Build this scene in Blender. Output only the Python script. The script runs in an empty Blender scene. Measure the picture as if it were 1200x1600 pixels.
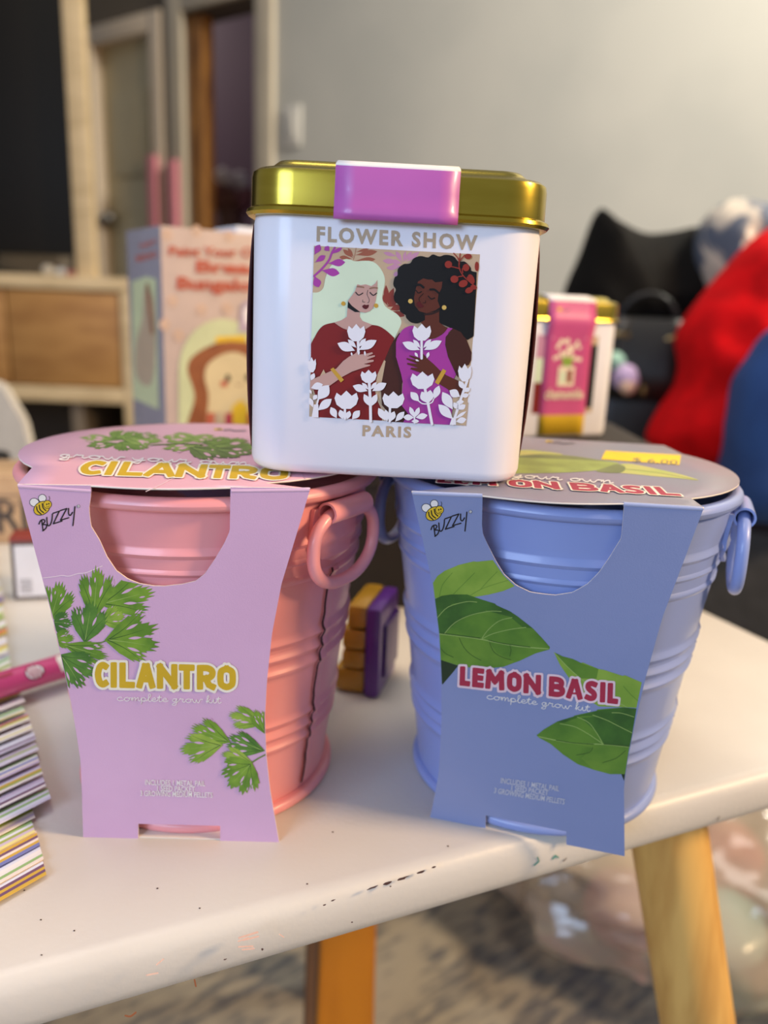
import bpy, bmesh, math, random
import numpy as np
from mathutils import Vector, Matrix, noise as mnoise
from mathutils.geometry import tessellate_polygon
random.seed(7)
S = bpy.context.scene
COL = S.collection
PI = math.pi

# ------------------------------------------------------------------ camera
FPX, PITCH, ROLL, CAMZ = 1234.3, .2531, .0403, .1612      # focal length in px of the 1200 px wide frame
CAM = Vector((0, 0, CAMZ))
FW = Vector((0, math.cos(PITCH), -math.sin(PITCH)))
UP0 = Vector((0, math.sin(PITCH), math.cos(PITCH)))
cr_, sr_ = math.cos(ROLL), math.sin(ROLL)
RT = Vector((1, 0, 0)) * cr_ + UP0 * sr_
UP = UP0 * cr_ - Vector((1, 0, 0)) * sr_
cd = bpy.data.cameras.new('camera')
cam = bpy.data.objects.new('camera', cd); COL.objects.link(cam)
M = Matrix((RT, UP, -FW)).transposed().to_4x4(); M.translation = CAM
cam.matrix_world = M
cd.sensor_fit = 'HORIZONTAL'; cd.sensor_width = 36.0; cd.lens = 36.0 * FPX / 1200
cd.clip_start = .01; cd.clip_end = 60
cd.dof.use_dof = True; cd.dof.focus_distance = .213; cd.dof.aperture_fstop = cd.lens / 3.6
S.camera = cam

def ray(px, py):
    return FW + RT * ((px - 600) / FPX) - UP * ((py - 800) / FPX)
def atz(px, py, z):
    d = ray(px, py); return CAM + d * ((z - CAMZ) / d.z)
def aty(px, py, Y):
    d = ray(px, py); return CAM + d * (Y / d.y)
def atplane(px, py, p0, n):
    d = ray(px, py); return CAM + d * ((p0 - CAM).dot(n) / d.dot(n))

# ------------------------------------------------------------------ world, lights, exposure
w = bpy.data.worlds.new('world'); S.world = w; w.use_nodes = True
w.node_tree.nodes['Background'].inputs[0].default_value = (.72, .74, .78, 1)
w.node_tree.nodes['Background'].inputs[1].default_value = .42
def area(name, loc, target, size, energy, color, shape='RECTANGLE', sy=None, spread=180):
    l = bpy.data.lights.new(name, 'AREA'); l.energy = energy; l.color = color; l.shape = shape; l.size = size
    if sy: l.size_y = sy
    l.spread = math.radians(spread)
    o = bpy.data.objects.new(name, l); COL.objects.link(o); o.location = loc
    o.rotation_euler = (Vector(target) - Vector(loc)).to_track_quat('-Z', 'Y').to_euler()
    return o
area('warm_room_lamp', (1.25, -.06, .86), (0, .3, .0), .26, 25, (1.0, .68, .37), 'DISK')
area('cool_daylight_lamp', (-.62, -.80, .50), (0, .25, .06), .60, 10.6, (.54, .70, 1.0), 'RECTANGLE', .45)
area('warm_ceiling_lamp', (1.45, .90, 1.85), (.95, 1.95, .95), .5, 50, (1.0, .94, .80), 'DISK', None, 120)
area('ceiling_light', (-.25, .45, 1.9), (-.1, .3, 0), .9, 15, (1.0, .90, .82), 'DISK')
area('hall_fill', (-1.9, 4.6, 1.9), (-1.6, 4.4, 0), .4, 46, (1.0, .88, .74), 'DISK')  # added fill to brighten the purple wall, no lamp stands there
S.view_settings.view_transform = 'Standard'; S.view_settings.look = 'None'
S.view_settings.gamma = 1; S.view_settings.use_curve_mapping = False
S.view_settings.exposure = 0.0

# ------------------------------------------------------------------ materials
def lin(c):
    return tuple(((v / 255) / 12.92 if v / 255 <= .04045 else ((v / 255 + .055) / 1.055) ** 2.4) for v in c[:3]) + (1,)
_mats = {}
def mat(name, c, rough=.5, metal=0, spec=.5, c2=None, scale=60, coat=0, bump=0, bscale=300, stretch=None, trans=0, alpha=1, lo=.4, hi=.65, detail=3):
    """principled material with a procedural noise variation between c and c2"""
    key = name
    if key in _mats: return _mats[key]
    m = bpy.data.materials.new(name); m.use_nodes = True; nt = m.node_tree; N = nt.nodes; L = nt.links
    b = N['Principled BSDF']
    b.inputs['Roughness'].default_value = rough; b.inputs['Metallic'].default_value = metal
    b.inputs['Specular IOR Level'].default_value = spec; b.inputs['Coat Weight'].default_value = coat
    b.inputs['Coat Roughness'].default_value = .08
    b.inputs['Transmission Weight'].default_value = trans; b.inputs['Alpha'].default_value = alpha
    tc = N.new('ShaderNodeTexCoord'); mp = N.new('ShaderNodeMapping'); L.new(tc.outputs['Object'], mp.inputs[0])
    if stretch: mp.inputs['Scale'].default_value = stretch
    nz = N.new('ShaderNodeTexNoise'); nz.inputs['Scale'].default_value = scale; nz.inputs['Detail'].default_value = detail
    L.new(mp.outputs[0], nz.inputs[0])
    rp = N.new('ShaderNodeValToRGB'); L.new(nz.outputs[0], rp.inputs[0])
    if c2 is None: c2 = tuple(min(255, v * .965) for v in c)
    rp.color_ramp.elements[0].position = lo; rp.color_ramp.elements[1].position = hi
    rp.color_ramp.elements[0].color = lin(c); rp.color_ramp.elements[1].color = lin(c2)
    L.new(rp.outputs[0], b.inputs['Base Color'])
    if bump:
        n2 = N.new('ShaderNodeTexNoise'); n2.inputs['Scale'].default_value = bscale; L.new(mp.outputs[0], n2.inputs[0])
        bp = N.new('ShaderNodeBump'); bp.inputs['Strength'].default_value = bump; bp.inputs['Distance'].default_value = .001
        L.new(n2.outputs[0], bp.inputs['Height']); L.new(bp.outputs[0], b.inputs['Normal'])
    _mats[key] = m
    return m

# ------------------------------------------------------------------ object helpers
def tag(o, label=None, cat=None, group=None, kind=None):
    if label: o['label'] = label
    if cat: o['category'] = cat
    if group: o['group'] = group
    if kind: o['kind'] = kind
    return o
def empty(name, loc=(0, 0, 0)):
    o = bpy.data.objects.new(name, None); COL.objects.link(o); o.location = loc; o.empty_display_size = .02
    return o
def link(name, bm, mats, parent=None, smooth=True, loc=None):
    me = bpy.data.meshes.new(name); bm.to_mesh(me); bm.free()
    for m in (mats if isinstance(mats, (list, tuple)) else [mats]): me.materials.append(m)
    if smooth:
        me.polygons.foreach_set('use_smooth', [True] * len(me.polygons))
        me.set_sharp_from_angle(angle=math.radians(40))
    o = bpy.data.objects.new(name, me); COL.objects.link(o)
    if parent: setpar(o, parent)
    return o
def worldloc(o):
    return Matrix.LocRotScale(o.location, o.rotation_euler, o.scale) if o.parent is None else worldloc(o.parent) @ o.matrix_parent_inverse @ Matrix.LocRotScale(o.location, o.rotation_euler, o.scale)
def setpar(o, p):
    """parent with geometry written in world coordinates"""
    o.parent = p; o.matrix_parent_inverse = worldloc(p).inverted()
def box(bm, x0, x1, y0, y1, z0, z1, bev=0, mi=0, rot=None):
    r = bmesh.ops.create_cube(bm, size=1)
    vs = r['verts']
    for v in vs:
        v.co = Vector(((x0 + x1) / 2 + v.co.x * (x1 - x0), (y0 + y1) / 2 + v.co.y * (y1 - y0), (z0 + z1) / 2 + v.co.z * (z1 - z0)))
    fs = {f for v in vs for f in v.link_faces}
    for f in fs: f.material_index = mi
    if bev:
        es = list({e for v in vs for e in v.link_edges})
        r2 = bmesh.ops.bevel(bm, geom=es, offset=bev, segments=2, affect='EDGES', profile=.6)
        vs = list({v for f in r2['faces'] for v in f.verts} | {v for v in vs if v.is_valid})
        for f in r2['faces']: f.material_index = mi
    if rot is not None:
        vset = [v for v in vs if v.is_valid]
        bmesh.ops.transform(bm, matrix=rot, verts=vset)
    return vs
def loft(bm, loops, cap0=True, cap1=True, mi=0, closed=True):
    rows = [[bm.verts.new(p) for p in lp] for lp in loops]
    n = len(rows[0])
    for a, b in zip(rows, rows[1:]):
        for i in range(n if closed else n - 1):
            f = bm.faces.new((a[i], a[(i + 1) % n], b[(i + 1) % n], b[i])); f.material_index = mi
    if cap0: bm.faces.new(rows[0][::-1]).material_index = mi
    if cap1: bm.faces.new(rows[-1]).material_index = mi
    return rows
def lathe(bm, prof, c, n=96, cap0=True, cap1=True, mi=0):
    loops = [[(c[0] + r * math.cos(2 * PI * i / n), c[1] + r * math.sin(2 * PI * i / n), c[2] + z) for i in range(n)] for r, z in prof]
    return loft(bm, loops, cap0, cap1, mi)
def tube(bm, pts, r, n=12, closed=False, mi=0):
    pts = [Vector(p) for p in pts]; N = len(pts); loops = []
    prev = None
    for i, p in enumerate(pts):
        a = pts[(i - 1) % N] if (closed or i > 0) else p
        b = pts[(i + 1) % N] if (closed or i < N - 1) else p
        t = (b - a).normalized()
        if prev is None:
            u = t.orthogonal().normalized()
        else:
            u = (prev - t * prev.dot(t)).normalized()
        prev = u; v = t.cross(u)
        rr = r[i] if isinstance(r, (list, tuple)) else r
        loops.append([p + (u * math.cos(2 * PI * k / n) + v * math.sin(2 * PI * k / n)) * rr for k in range(n)])
    if closed:
        # align the last loop with the first
        u0 = (loops[0][0] - pts[0]).normalized(); best = min(range(n), key=lambda k: -((loops[-1][k] - pts[-1]).normalized().dot(u0)))
        loops.append(loops[0][-best % n:] + loops[0][:-best % n] if best else loops[0])
        rows = [[bm.verts.new(p) for p in lp] for lp in loops[:-1]]
        first = rows[0][-best % n:] + rows[0][:-best % n] if best else rows[0]
        rows.append(first)
        for a, b in zip(rows, rows[1:]):
            for i in range(n): bm.faces.new((a[i], a[(i + 1) % n], b[(i + 1) % n], b[i])).material_index = mi
    else:
        loft(bm, loops, mi=mi)
def rrect(a, b, r, n=8):
    pts = []
    for cx, cy, t0 in ((a - r, b - r, 0), (-a + r, b - r, 90), (-a + r, -b + r, 180), (a - r, -b + r, 270)):
        for i in range(n + 1):
            t = math.radians(t0 + 90 * i / n); pts.append((cx + r * math.cos(t), cy + r * math.sin(t)))
    return pts
def puffy(name, outline, Y, thick, m, fold=.015, fscale=6, seed=0, K=14, N=96, mapper=None, wr=None):
    """a soft bulging thing whose seen outline is given in the picture and stands at depth Y, front and back bulged"""
    pts = [(aty(x, y, Y) if mapper is None else mapper(x, y)) for x, y in outline]
    pts = resample(catmull([(p.x, p.z) for p in pts], True, 6), N, True)
    cx = sum(p[0] for p in pts) / N; cz = sum(p[1] for p in pts) / N
    bm = bmesh.new(); off = Vector((seed * 3.1, seed * 1.7, seed))
    def P(i, rho, side):
        x = cx + (pts[i][0] - cx) * rho; z = cz + (pts[i][1] - cz) * rho
        d = thick * max(0, 1 - rho ** 2.6) ** .5
        q = Vector((x * fscale, z * fscale, side)) + off
        rg = lambda v: 1 - 2 * abs(mnoise.noise(v))
        f = .7 * mnoise.noise(q) + .55 * rg(q * 1.3 + off) + .3 * rg(q * 2.7) + .35 * abs(mnoise.noise(Vector((x * fscale * 2.4 + z * 3, z * fscale * .7, 4)) + off))
        return Vector((x, Y + side * (d + fold * f * max(0, 1 - rho ** 4)), z))
    rows = []
    rho = [math.sin(PI / 2 * k / K) for k in range(K + 1)]
    fr = [[P(i, rho[k], -1) for i in range(N)] for k in range(1, K)] + [[P(i, 1, -1) for i in range(N)]] + [[P(i, rho[k], 1) for i in range(N)] for k in range(K - 1, 0, -1)]
    rows = [[bm.verts.new(p) for p in lp] for lp in fr]
    for a, b in zip(rows, rows[1:]):
        for i in range(N): bm.faces.new((a[i], a[(i + 1) % N], b[(i + 1) % N], b[i]))
    for row, s, rev in ((rows[0], -1, True), (rows[-1], 1, False)):
        c = bm.verts.new(P(0, 0, s))
        for i in range(N):
            f = (row[i], row[(i + 1) % N], c); bm.faces.new(f[::-1] if rev else f)
    bmesh.ops.recalc_face_normals(bm, faces=bm.faces[:])
    return link(name, bm, m)

# ------------------------------------------------------------------ 2D curves
def catmull(p, closed=False, k=5):
    out = []; n = len(p)
    for i in range(n if closed else n - 1):
        g = lambda j: p[j % n] if closed else p[max(0, min(n - 1, j))]
        a, b, c, d = g(i - 1), g(i), g(i + 1), g(i + 2)
        for s in range(k):
            t = s / k
            out.append(tuple(.5 * (2 * b[q] + (c[q] - a[q]) * t + (2 * a[q] - 5 * b[q] + 4 * c[q] - d[q]) * t * t + (3 * b[q] - a[q] - 3 * c[q] + d[q]) * t ** 3) for q in range(2)))
    if not closed: out.append(tuple(p[-1]))
    return out
def resample(p, N, closed):
    q = p + [p[0]] if closed else p
    L = [0]
    for a, b in zip(q, q[1:]): L.append(L[-1] + math.hypot(b[0] - a[0], b[1] - a[1]))
    out = []; j = 0
    for i in range(N):
        s = L[-1] * i / (N if closed else N - 1)
        while j < len(q) - 2 and L[j + 1] < s: j += 1
        t = (s - L[j]) / max(1e-12, L[j + 1] - L[j]); t = min(1, max(0, t))
        out.append((q[j][0] + (q[j + 1][0] - q[j][0]) * t, q[j][1] + (q[j + 1][1] - q[j][1]) * t))
    return out
def table(tab, v):
    for (a, x), (b, y) in zip(tab, tab[1:]):
        if v <= b: return x + (y - x) * max(0, (v - a)) / (b - a) if b > a else y
    return tab[-1][1]

# ------------------------------------------------------------------ flat print laid on real surfaces
class Print:
    """collects flat coloured shapes (2D) and lays them on a surface with m(x, y, lift) -> world point"""
    def __init__(s, m, step=25, lift=4e-5, inc=5e-6, clamp=None):
        s.bm = bmesh.new(); s.m = m; s.mats = []; s.step = step; s.layer = 0; s.lift = lift; s.inc = inc; s.clamp = clamp; s.k = 0
    def mi(s, mt):
        if mt not in s.mats: s.mats.append(mt)
        return s.mats.index(mt)
    def up(s): s.layer += 1
    def _emit(s, vs, faces, mt):
        if s.clamp: vs = [s.clamp(*p) for p in vs]
        b2 = bmesh.new(); V = [b2.verts.new((x, y, 0)) for x, y in vs]
        for f in faces:
            try: b2.faces.new([V[i] for i in f])
            except ValueError: pass
        for _ in range(5):
            es = [e for e in b2.edges if e.calc_length() > s.step]
            if not es: break
            bmesh.ops.subdivide_edges(b2, edges=es, cuts=1)
            bmesh.ops.triangulate(b2, faces=b2.faces[:])
        s.k += 1
        lf = s.lift + s.layer * s.inc + (s.k % 9) * 6e-7
        mp = {}; i = s.mi(mt)
        for v in b2.verts: mp[v] = s.bm.verts.new(s.m(v.co.x, v.co.y, lf))
        for f in b2.faces:
            try: s.bm.faces.new([mp[v] for v in f.verts]).material_index = i
            except ValueError: pass
        b2.free()
    def poly(s, pts, mt, up=True):
        if s.clamp: pts = [s.clamp(*p) for p in pts]
        t = tessellate_polygon([[Vector((x, y, 0)) for x, y in pts]])
        s._emit(pts, t, mt)
        if up: s.up()
    def smooth(s, pts, mt, k=5, up=True): s.poly(catmull(pts, True, k), mt, up)
    def disc(s, x, y, r, mt, r2=None, ang=0, n=20, up=False):
        r2 = r2 or r; c, q = math.cos(ang), math.sin(ang)
        s.poly([(x + r * math.cos(a) * c - r2 * math.sin(a) * q, y + r * math.cos(a) * q + r2 * math.sin(a) * c) for a in [2 * PI * i / n for i in range(n)]], mt, up)
    def stroke(s, pts, wd, mt, sm=0, cap=True, taper=False, sq=False):
        if sm: pts = catmull(pts, False, sm)
        n = len(pts); L = []; R = []
        for i, p in enumerate(pts):
            a = pts[max(0, i - 1)]; b = pts[min(n - 1, i + 1)]
            dx, dy = b[0] - a[0], b[1] - a[1]; l = math.hypot(dx, dy) or 1; dx /= l; dy /= l
            k = 1.0
            if 0 < i < n - 1:
                e1 = (p[0] - a[0], p[1] - a[1]); l1 = math.hypot(*e1) or 1
                k = 1 / max(.55, abs((-dy) * (-e1[1] / l1) + dx * (e1[0] / l1)))
            h = wd / 2 * k * ((1 - i / (n - 1) * .8) if taper else 1)
            L.append((p[0] - dy * h, p[1] + dx * h)); R.append((p[0] + dy * h, p[1] - dx * h))
        vs = L + R; fs = [(i, i + 1, n + i + 1, n + i) for i in range(n - 1)]
        if cap:
            for e, o in ((0, 1), (n - 1, n - 2)):
                c = pts[e]; q = pts[o]; a0 = math.atan2(c[1] - q[1], c[0] - q[0]); h = wd / 2 * (.2 if taper and e else 1); ex = 1 if not sq else .38
                base = len(vs); fan = []
                for j in range(11):
                    t = -PI / 2 + PI * j / 10; X = h * abs(math.cos(t)) ** ex; Yq = h * math.copysign(abs(math.sin(t)) ** ex, math.sin(t))
                    fan.append((c[0] + X * math.cos(a0) - Yq * math.sin(a0), c[1] + X * math.sin(a0) + Yq * math.cos(a0)))
                vs = vs + fan; fs.append(tuple(range(base, base + 11)))
        s._emit(vs, fs, mt)
    def lens(s, p0, p1, wd, mt, bulge=.5, n=9):
        dx, dy = p1[0] - p0[0], p1[1] - p0[1]; a = []; b = []
        l = math.hypot(dx, dy); nx, ny = -dy / l, dx / l
        for i in range(n + 1):
            t = i / n; h = wd / 2 * math.sin(PI * t ** (math.log(.5) / math.log(bulge)))
            a.append((p0[0] + dx * t + nx * h, p0[1] + dy * t + ny * h)); b.append((p0[0] + dx * t - nx * h, p0[1] + dy * t - ny * h))
        s.poly(a + b[-2:0:-1], mt, False)
    def text(s, t, base0, base1, height, mt, bold=.0, upv=None, space=1.0):
        """printed type: cap height `height` px, from base0 to base1 along the baseline"""
        vs, fs = font_mesh(t, bold, space)
        x0 = min(v[0] for v in vs); x1 = max(v[0] for v in vs); caps = font_mesh('H', 0, 1)[0]; H = max(v[1] for v in caps)
        bx, by = base1[0] - base0[0], base1[1] - base0[1]; l = math.hypot(bx, by)
        if upv is None: upv = (by / l, -bx / l)
        pts = [(base0[0] + bx * (x - x0) / (x1 - x0) + upv[0] * height * y / H, base0[1] + by * (x - x0) / (x1 - x0) + upv[1] * height * y / H) for x, y in vs]
        s._emit(pts, fs, mt)
    def done(s, name, parent, smooth=False):
        return link(name, s.bm, s.mats, parent, smooth=False)
_fm = {}
def font_mesh(t, bold, space):
    k = (t, bold, space)
    if k in _fm: return _fm[k]
    cu = bpy.data.curves.new('type', 'FONT'); cu.body = t; cu.size = 1; cu.offset = bold; cu.resolution_u = 3; cu.space_character = space
    o = bpy.data.objects.new('type', cu); COL.objects.link(o)
    dg = bpy.context.evaluated_depsgraph_get(); e = o.evaluated_get(dg); me = e.to_mesh()
    r = ([(v.co.x, v.co.y) for v in me.vertices], [tuple(p.vertices) for p in me.polygons])
    e.to_mesh_clear(); bpy.data.objects.remove(o); bpy.data.curves.remove(cu)
    _fm[k] = r
    return r
# hand lettering: strokes in a unit box (y down), inset is added by the caller
GL = {
 'C': [[(.95, .06), (.62, 0), (.22, .12), (.0, .5), (.22, .88), (.62, 1), (.95, .94)]],
 'I': [[(.5, 0), (.5, 1)]], 'L': [[(0, 0), (0, 1)], [(0, 1), (1, 1)]],
 'A': [[(0, 1), (.42, 0)], [(.42, 0), (.58, 0)], [(.58, 0), (1, 1)], [(.22, .68), (.78, .68)]],
 'N': [[(0, 1), (0, 0)], [(0, 0), (1, 1)], [(1, 1), (1, 0)]],
 'T': [[(0, 0), (1, 0)], [(.5, 0), (.5, 1)]],
 'R': [[(0, 1), (0, 0)], [(0, 0), (.6, 0), (.95, .14), (.95, .38), (.6, .55), (0, .55)], [(.45, .55), (.72, .92), (1.0, 1)]],
 'O': [[(.5, 0), (.9, .12), (1, .32), (1, .68), (.9, .88), (.5, 1), (.1, .88), (0, .68), (0, .32), (.1, .12), (.5, 0)]],
 'E': [[(0, 0), (0, 1)], [(0, 0), (1, 0)], [(0, .5), (.9, .5)], [(0, 1), (1, 1)]],
 'M': [[(0, 1), (.06, 0)], [(.06, 0), (.5, .62)], [(.5, .62), (.94, 0)], [(.94, 0), (1, 1)]],
 'B': [[(0, 0), (0, 1)], [(0, 0), (.6, 0), (.9, .12), (.9, .34), (.6, .48), (0, .48)], [(.6, .48), (1, .62), (1, .86), (.6, 1), (0, 1)]],
 'S': [[(.95, .04), (.55, 0), (.12, .1), (.08, .3), (.4, .47), (.75, .58), (.95, .75), (.8, .94), (.4, 1), (0, .95)]],
}
def hand(P, spec, sw, top, base, m_face, m_edge, ew, map2=lambda x, y: (x, y)):
    """spec: (letter, x0, x1) outer extents; top(x), base(x) outer heights; strokes of width sw with an edge of width ew around"""
    for mt, wd in ((m_edge, sw + 2 * ew), (m_face, sw)):
        for ch, x0, x1 in spec:
            for st in GL[ch]:
                h = sw / 2; q = []
                for u, v in st:
                    x = x0 + h + u * (x1 - x0 - sw) if ch != 'I' else (x0 + x1) / 2
                    a, b = top(x) + h, base(x) - h
                    q.append(map2(x, a + (b - a) * v))
                P.stroke(q, wd, mt, sm=4 if len(q) > 4 else 0, sq=True)
        P.up()
CUR = {
 'c': ([[(.8, .8), (.5, 1), (.15, .7), (.1, .3), (.4, 0), (.8, .1), (1.1, .4)]], 1.0),
 'o': ([[(.5, 1), (.1, .6), (.3, 0), (.7, .1), (.85, .6), (.5, 1), (.8, .85), (1.1, .9)]], 1.05),
 'm': ([[(0, .2), (.2, 1), (.2, 0), (.3, .6), (.55, 1), (.65, .7), (.62, 0), (.75, .6), (1, 1), (1.1, .7), (1.1, .1), (1.35, .2)]], 1.35),
 'p': ([[(0, .3), (.25, 1), (.1, -.9), (.2, .6), (.5, 1), (.8, .6), (.6, .05), (.25, .1), (.9, .2)]], .95),
 'l': ([[(0, .2), (.5, 1.5), (.45, 2), (.25, 1.8), (.25, .3), (.45, 0), (.7, .3)]], .65),
 'e': ([[(0, .4), (.6, .6), (.5, 1), (.15, .8), (.1, .3), (.4, 0), (.9, .35)]], .85),
 't': ([[(0, .3), (.35, 1.7), (.25, .3), (.45, 0), (.75, .3)], [(-.05, 1.15), (.65, 1.25)]], .7),
 'g': ([[(.7, .9), (.3, .9), (.1, .4), (.4, .05), (.7, .9), (.6, -.6), (.3, -.9), (.05, -.6), (.9, .2)]], .95),
 'r': ([[(0, .2), (.2, .9), (.3, 1.1), (.35, .85), (.7, .9), (.6, .3), (.75, 0), (1, .3)]], .95),
 'w': ([[(0, .9), (.15, .2), (.4, 0), (.6, .8), (.65, .2), (.9, 0), (1.15, .9), (1.5, .85)]], 1.4),
 'k': ([[(0, .2), (.4, 1.6), (.35, 2), (.2, 1.7), (.15, 0), (.3, .6), (.65, 1), (.35, .5), (.7, 0), (.95, .3)]], .9),
 'i': ([[(0, .2), (.2, 1), (.2, .2), (.4, 0), (.65, .3)], [(.22, 1.4), (.27, 1.45)]], .6),
 'y': ([[(0, .9), (.15, .3), (.45, .2), (.75, .95), (.5, -.7), (.2, -.9), (.1, -.5), (.9, .2)]], .95),
 'u': ([[(0, .9), (.15, .2), (.4, 0), (.7, .9), (.7, .15), (1, .2)]], .95),
 'n': ([[(0, .2), (.2, 1), (.2, 0), (.35, .7), (.6, 1), (.7, .7), (.7, .1), (1, .25)]], .95),
 'a': ([[(.75, .9), (.3, .95), (.08, .4), (.35, 0), (.7, .6), (.75, .95), (.72, .1), (1, .25)]], .95), ' ': ([], .55)}
def cursive(P, t, b0, b1, xh, wd, mt):
    W = sum(CUR[c][1] for c in t); dx, dy = (b1[0] - b0[0]) / W, (b1[1] - b0[1]) / W; x = 0
    for c in t:
        for st in CUR[c][0]:
            P.stroke([(b0[0] + dx * (x + u), b0[1] + dy * (x + u) - xh * v) for u, v in st], wd, mt, sm=4, cap=False)
        x += CUR[c][1]

# ================================================================== SETTING
WD = Vector((math.cos(math.radians(35)), -math.sin(math.radians(35)), 0))      # along the wall, to the right and nearer
WN = Vector((WD.y, -WD.x, 0)) * -1                                              # into the wall, away from the room
WP = aty(430, 300, 2.7); WP.z = 0
FLOOR = -.50
def atwall(px, py, back=0.0): return atplane(px, py, WP + WN * back, WN)
def wk(px, back=0.0):
    p = atwall(px, 300, back) - WP; return p.dot(WD)
def wallbox(bm, k0, k1, d0, d1, z0, z1, mi=0, bev=0):
    rot = Matrix((WD, WN, Vector((0, 0, 1)))).transposed().to_4x4(); rot.translation = WP
    box(bm, k0, k1, d0, d1, z0, z1, bev, mi, rot)
m_wall = mat('grey_wall_paint', (186, 184, 176), .85, c2=(178, 177, 170), scale=3, bump=.08, bscale=180)
m_hall = mat('dimmed_taupe_wall', (100, 90, 78), .85, scale=3)  # dimness of the hall put into a darkened taupe colour
m_trimw = mat('cream_trim_paint', (190, 178, 158), .5, scale=8)
m_door = mat('taupe_door_paint', (214, 202, 166), .5, scale=4)
m_purple = mat('purple_wall_paint', (84, 58, 90), .8, scale=3)
m_pine = mat('pine_wood', (158, 108, 50), .5, c2=(112, 70, 30), scale=9, stretch=(6, 6, 1))

# carpet
m = bpy.data.materials.new('woven_carpet'); m.use_nodes = True; nt = m.node_tree; N_ = nt.nodes; L_ = nt.links
tc = N_.new('ShaderNodeTexCoord'); mp = N_.new('ShaderNodeMapping'); mp.inputs['Rotation'].default_value = (0, 0, math.radians(-38)); L_.new(tc.outputs['Object'], mp.inputs[0])
mp2 = N_.new('ShaderNodeMapping'); mp2.inputs['Scale'].default_value = (26, 95, 10); L_.new(mp.outputs[0], mp2.inputs[0])
n1 = N_.new('ShaderNodeTexNoise'); n1.inputs['Scale'].default_value = 1; n1.inputs['Detail'].default_value = 4; L_.new(mp2.outputs[0], n1.inputs[0])
mp3 = N_.new('ShaderNodeMapping'); mp3.inputs['Scale'].default_value = (2.2, 9, 4); L_.new(mp.outputs[0], mp3.inputs[0])
n2 = N_.new('ShaderNodeTexNoise'); n2.inputs['Scale'].default_value = 1; n2.inputs['Detail'].default_value = 2; L_.new(mp3.outputs[0], n2.inputs[0])
ad = N_.new('ShaderNodeMath'); ad.operation = 'ADD'; L_.new(n1.outputs[0], ad.inputs[0]); L_.new(n2.outputs[0], ad.inputs[1])
hf = N_.new('ShaderNodeMath'); hf.operation = 'MULTIPLY'; hf.inputs[1].default_value = .5; L_.new(ad.outputs[0], hf.inputs[0])
rp = N_.new('ShaderNodeValToRGB'); L_.new(hf.outputs[0], rp.inputs[0])
rp.color_ramp.elements[0].position = .43; rp.color_ramp.elements[0].color = lin((98, 97, 98))
rp.color_ramp.elements[1].position = .53; rp.color_ramp.elements[1].color = lin((152, 144, 128))
L_.new(rp.outputs[0], N_['Principled BSDF'].inputs['Base Color']); N_['Principled BSDF'].inputs['Roughness'].default_value = .95
bp = N_.new('ShaderNodeBump'); bp.inputs['Strength'].default_value = .6; bp.inputs['Distance'].default_value = .003; L_.new(n1.outputs[0], bp.inputs['Height']); L_.new(bp.outputs[0], N_['Principled BSDF'].inputs['Normal'])
m_carpet = m
bm = bmesh.new(); box(bm, -3.2, 3.2, -1.6, 5.2, FLOOR - .04, FLOOR)
tag(link('floor', bm, m_carpet, smooth=False), kind='structure')

ZT = 2.1
kd0, kd1 = wk(143), wk(262); ko0, ko1 = wk(294), wk(404); kc = wk(430)
bm = bmesh.new(); wallbox(bm, kc - .02, 3.4, 0, .12, FLOOR, ZT)
tag(link('wall_back', bm, m_wall, smooth=False), kind='structure')
zh = atwall(345, 5).z                       # top of the opening
zd = atwall(200, 30).z                      # top of the closed door
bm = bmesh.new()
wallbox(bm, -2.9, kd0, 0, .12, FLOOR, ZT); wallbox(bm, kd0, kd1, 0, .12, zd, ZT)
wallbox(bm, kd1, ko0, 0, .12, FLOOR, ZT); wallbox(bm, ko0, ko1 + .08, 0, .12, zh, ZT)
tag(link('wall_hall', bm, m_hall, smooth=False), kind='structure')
bm = bmesh.new(); wallbox(bm, -3.6, kc + .9, .9, 1.0, FLOOR, ZT)
tag(link('wall_far', bm, m_purple, smooth=False), kind='structure')
bm = bmesh.new(); wallbox(bm, ko1 + .06, ko1 + .10, .12, .9, FLOOR, ZT)
tag(link('wall_side', bm, m_purple, smooth=False), kind='structure')
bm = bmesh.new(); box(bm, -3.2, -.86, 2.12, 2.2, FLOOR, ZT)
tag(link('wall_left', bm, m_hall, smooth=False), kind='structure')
def trim(name, k0, k1, z0, z1, d=.018, mt=m_trimw):
    bm = bmesh.new(); wallbox(bm, k0, k1, -d, .002, z0, z1, bev=.003)
    return tag(link(name, bm, mt), kind='structure')
trim('trim_1', wk(404), kc, FLOOR, ZT); trim('trim_2', wk(272), ko0, FLOOR, ZT)
trim('trim_3', ko0, wk(404), zh, zh + .07)
d1 = empty('door_1', (WP + WD * (kd0 + kd1) * .5).to_tuple()); tag(d1, kind='structure')
bm = bmesh.new(); wallbox(bm, kd0 + .05, kd1 - .05, .03, .065, FLOOR, zd - .05, bev=.002)
link('door_leaf', bm, m_door, d1)
for nm, a in (('casing', (kd0, kd0 + .06, FLOOR, zd)), ('casing', (kd1 - .06, kd1, FLOOR, zd)), ('casing', (kd0 + .06, kd1 - .06, zd - .06, zd))):
    bm = bmesh.new(); wallbox(bm, a[0], a[1], -.018, .06, a[2], a[3], bev=.003); link(nm, bm, mat('taupe_casing_paint', (218, 200, 178), .5), d1)
kw = (kd1 - kd0 - .1)
for z0, z1 in ((FLOOR + .25, FLOOR + .95), (FLOOR + 1.1, zd - .22)):
    bm = bmesh.new(); wallbox(bm, kd0 + .05 + kw * .2, kd1 - .05 - kw * .2, .018, .032, z0, z1, bev=.006); link('door_panel', bm, m_door, d1)
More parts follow.
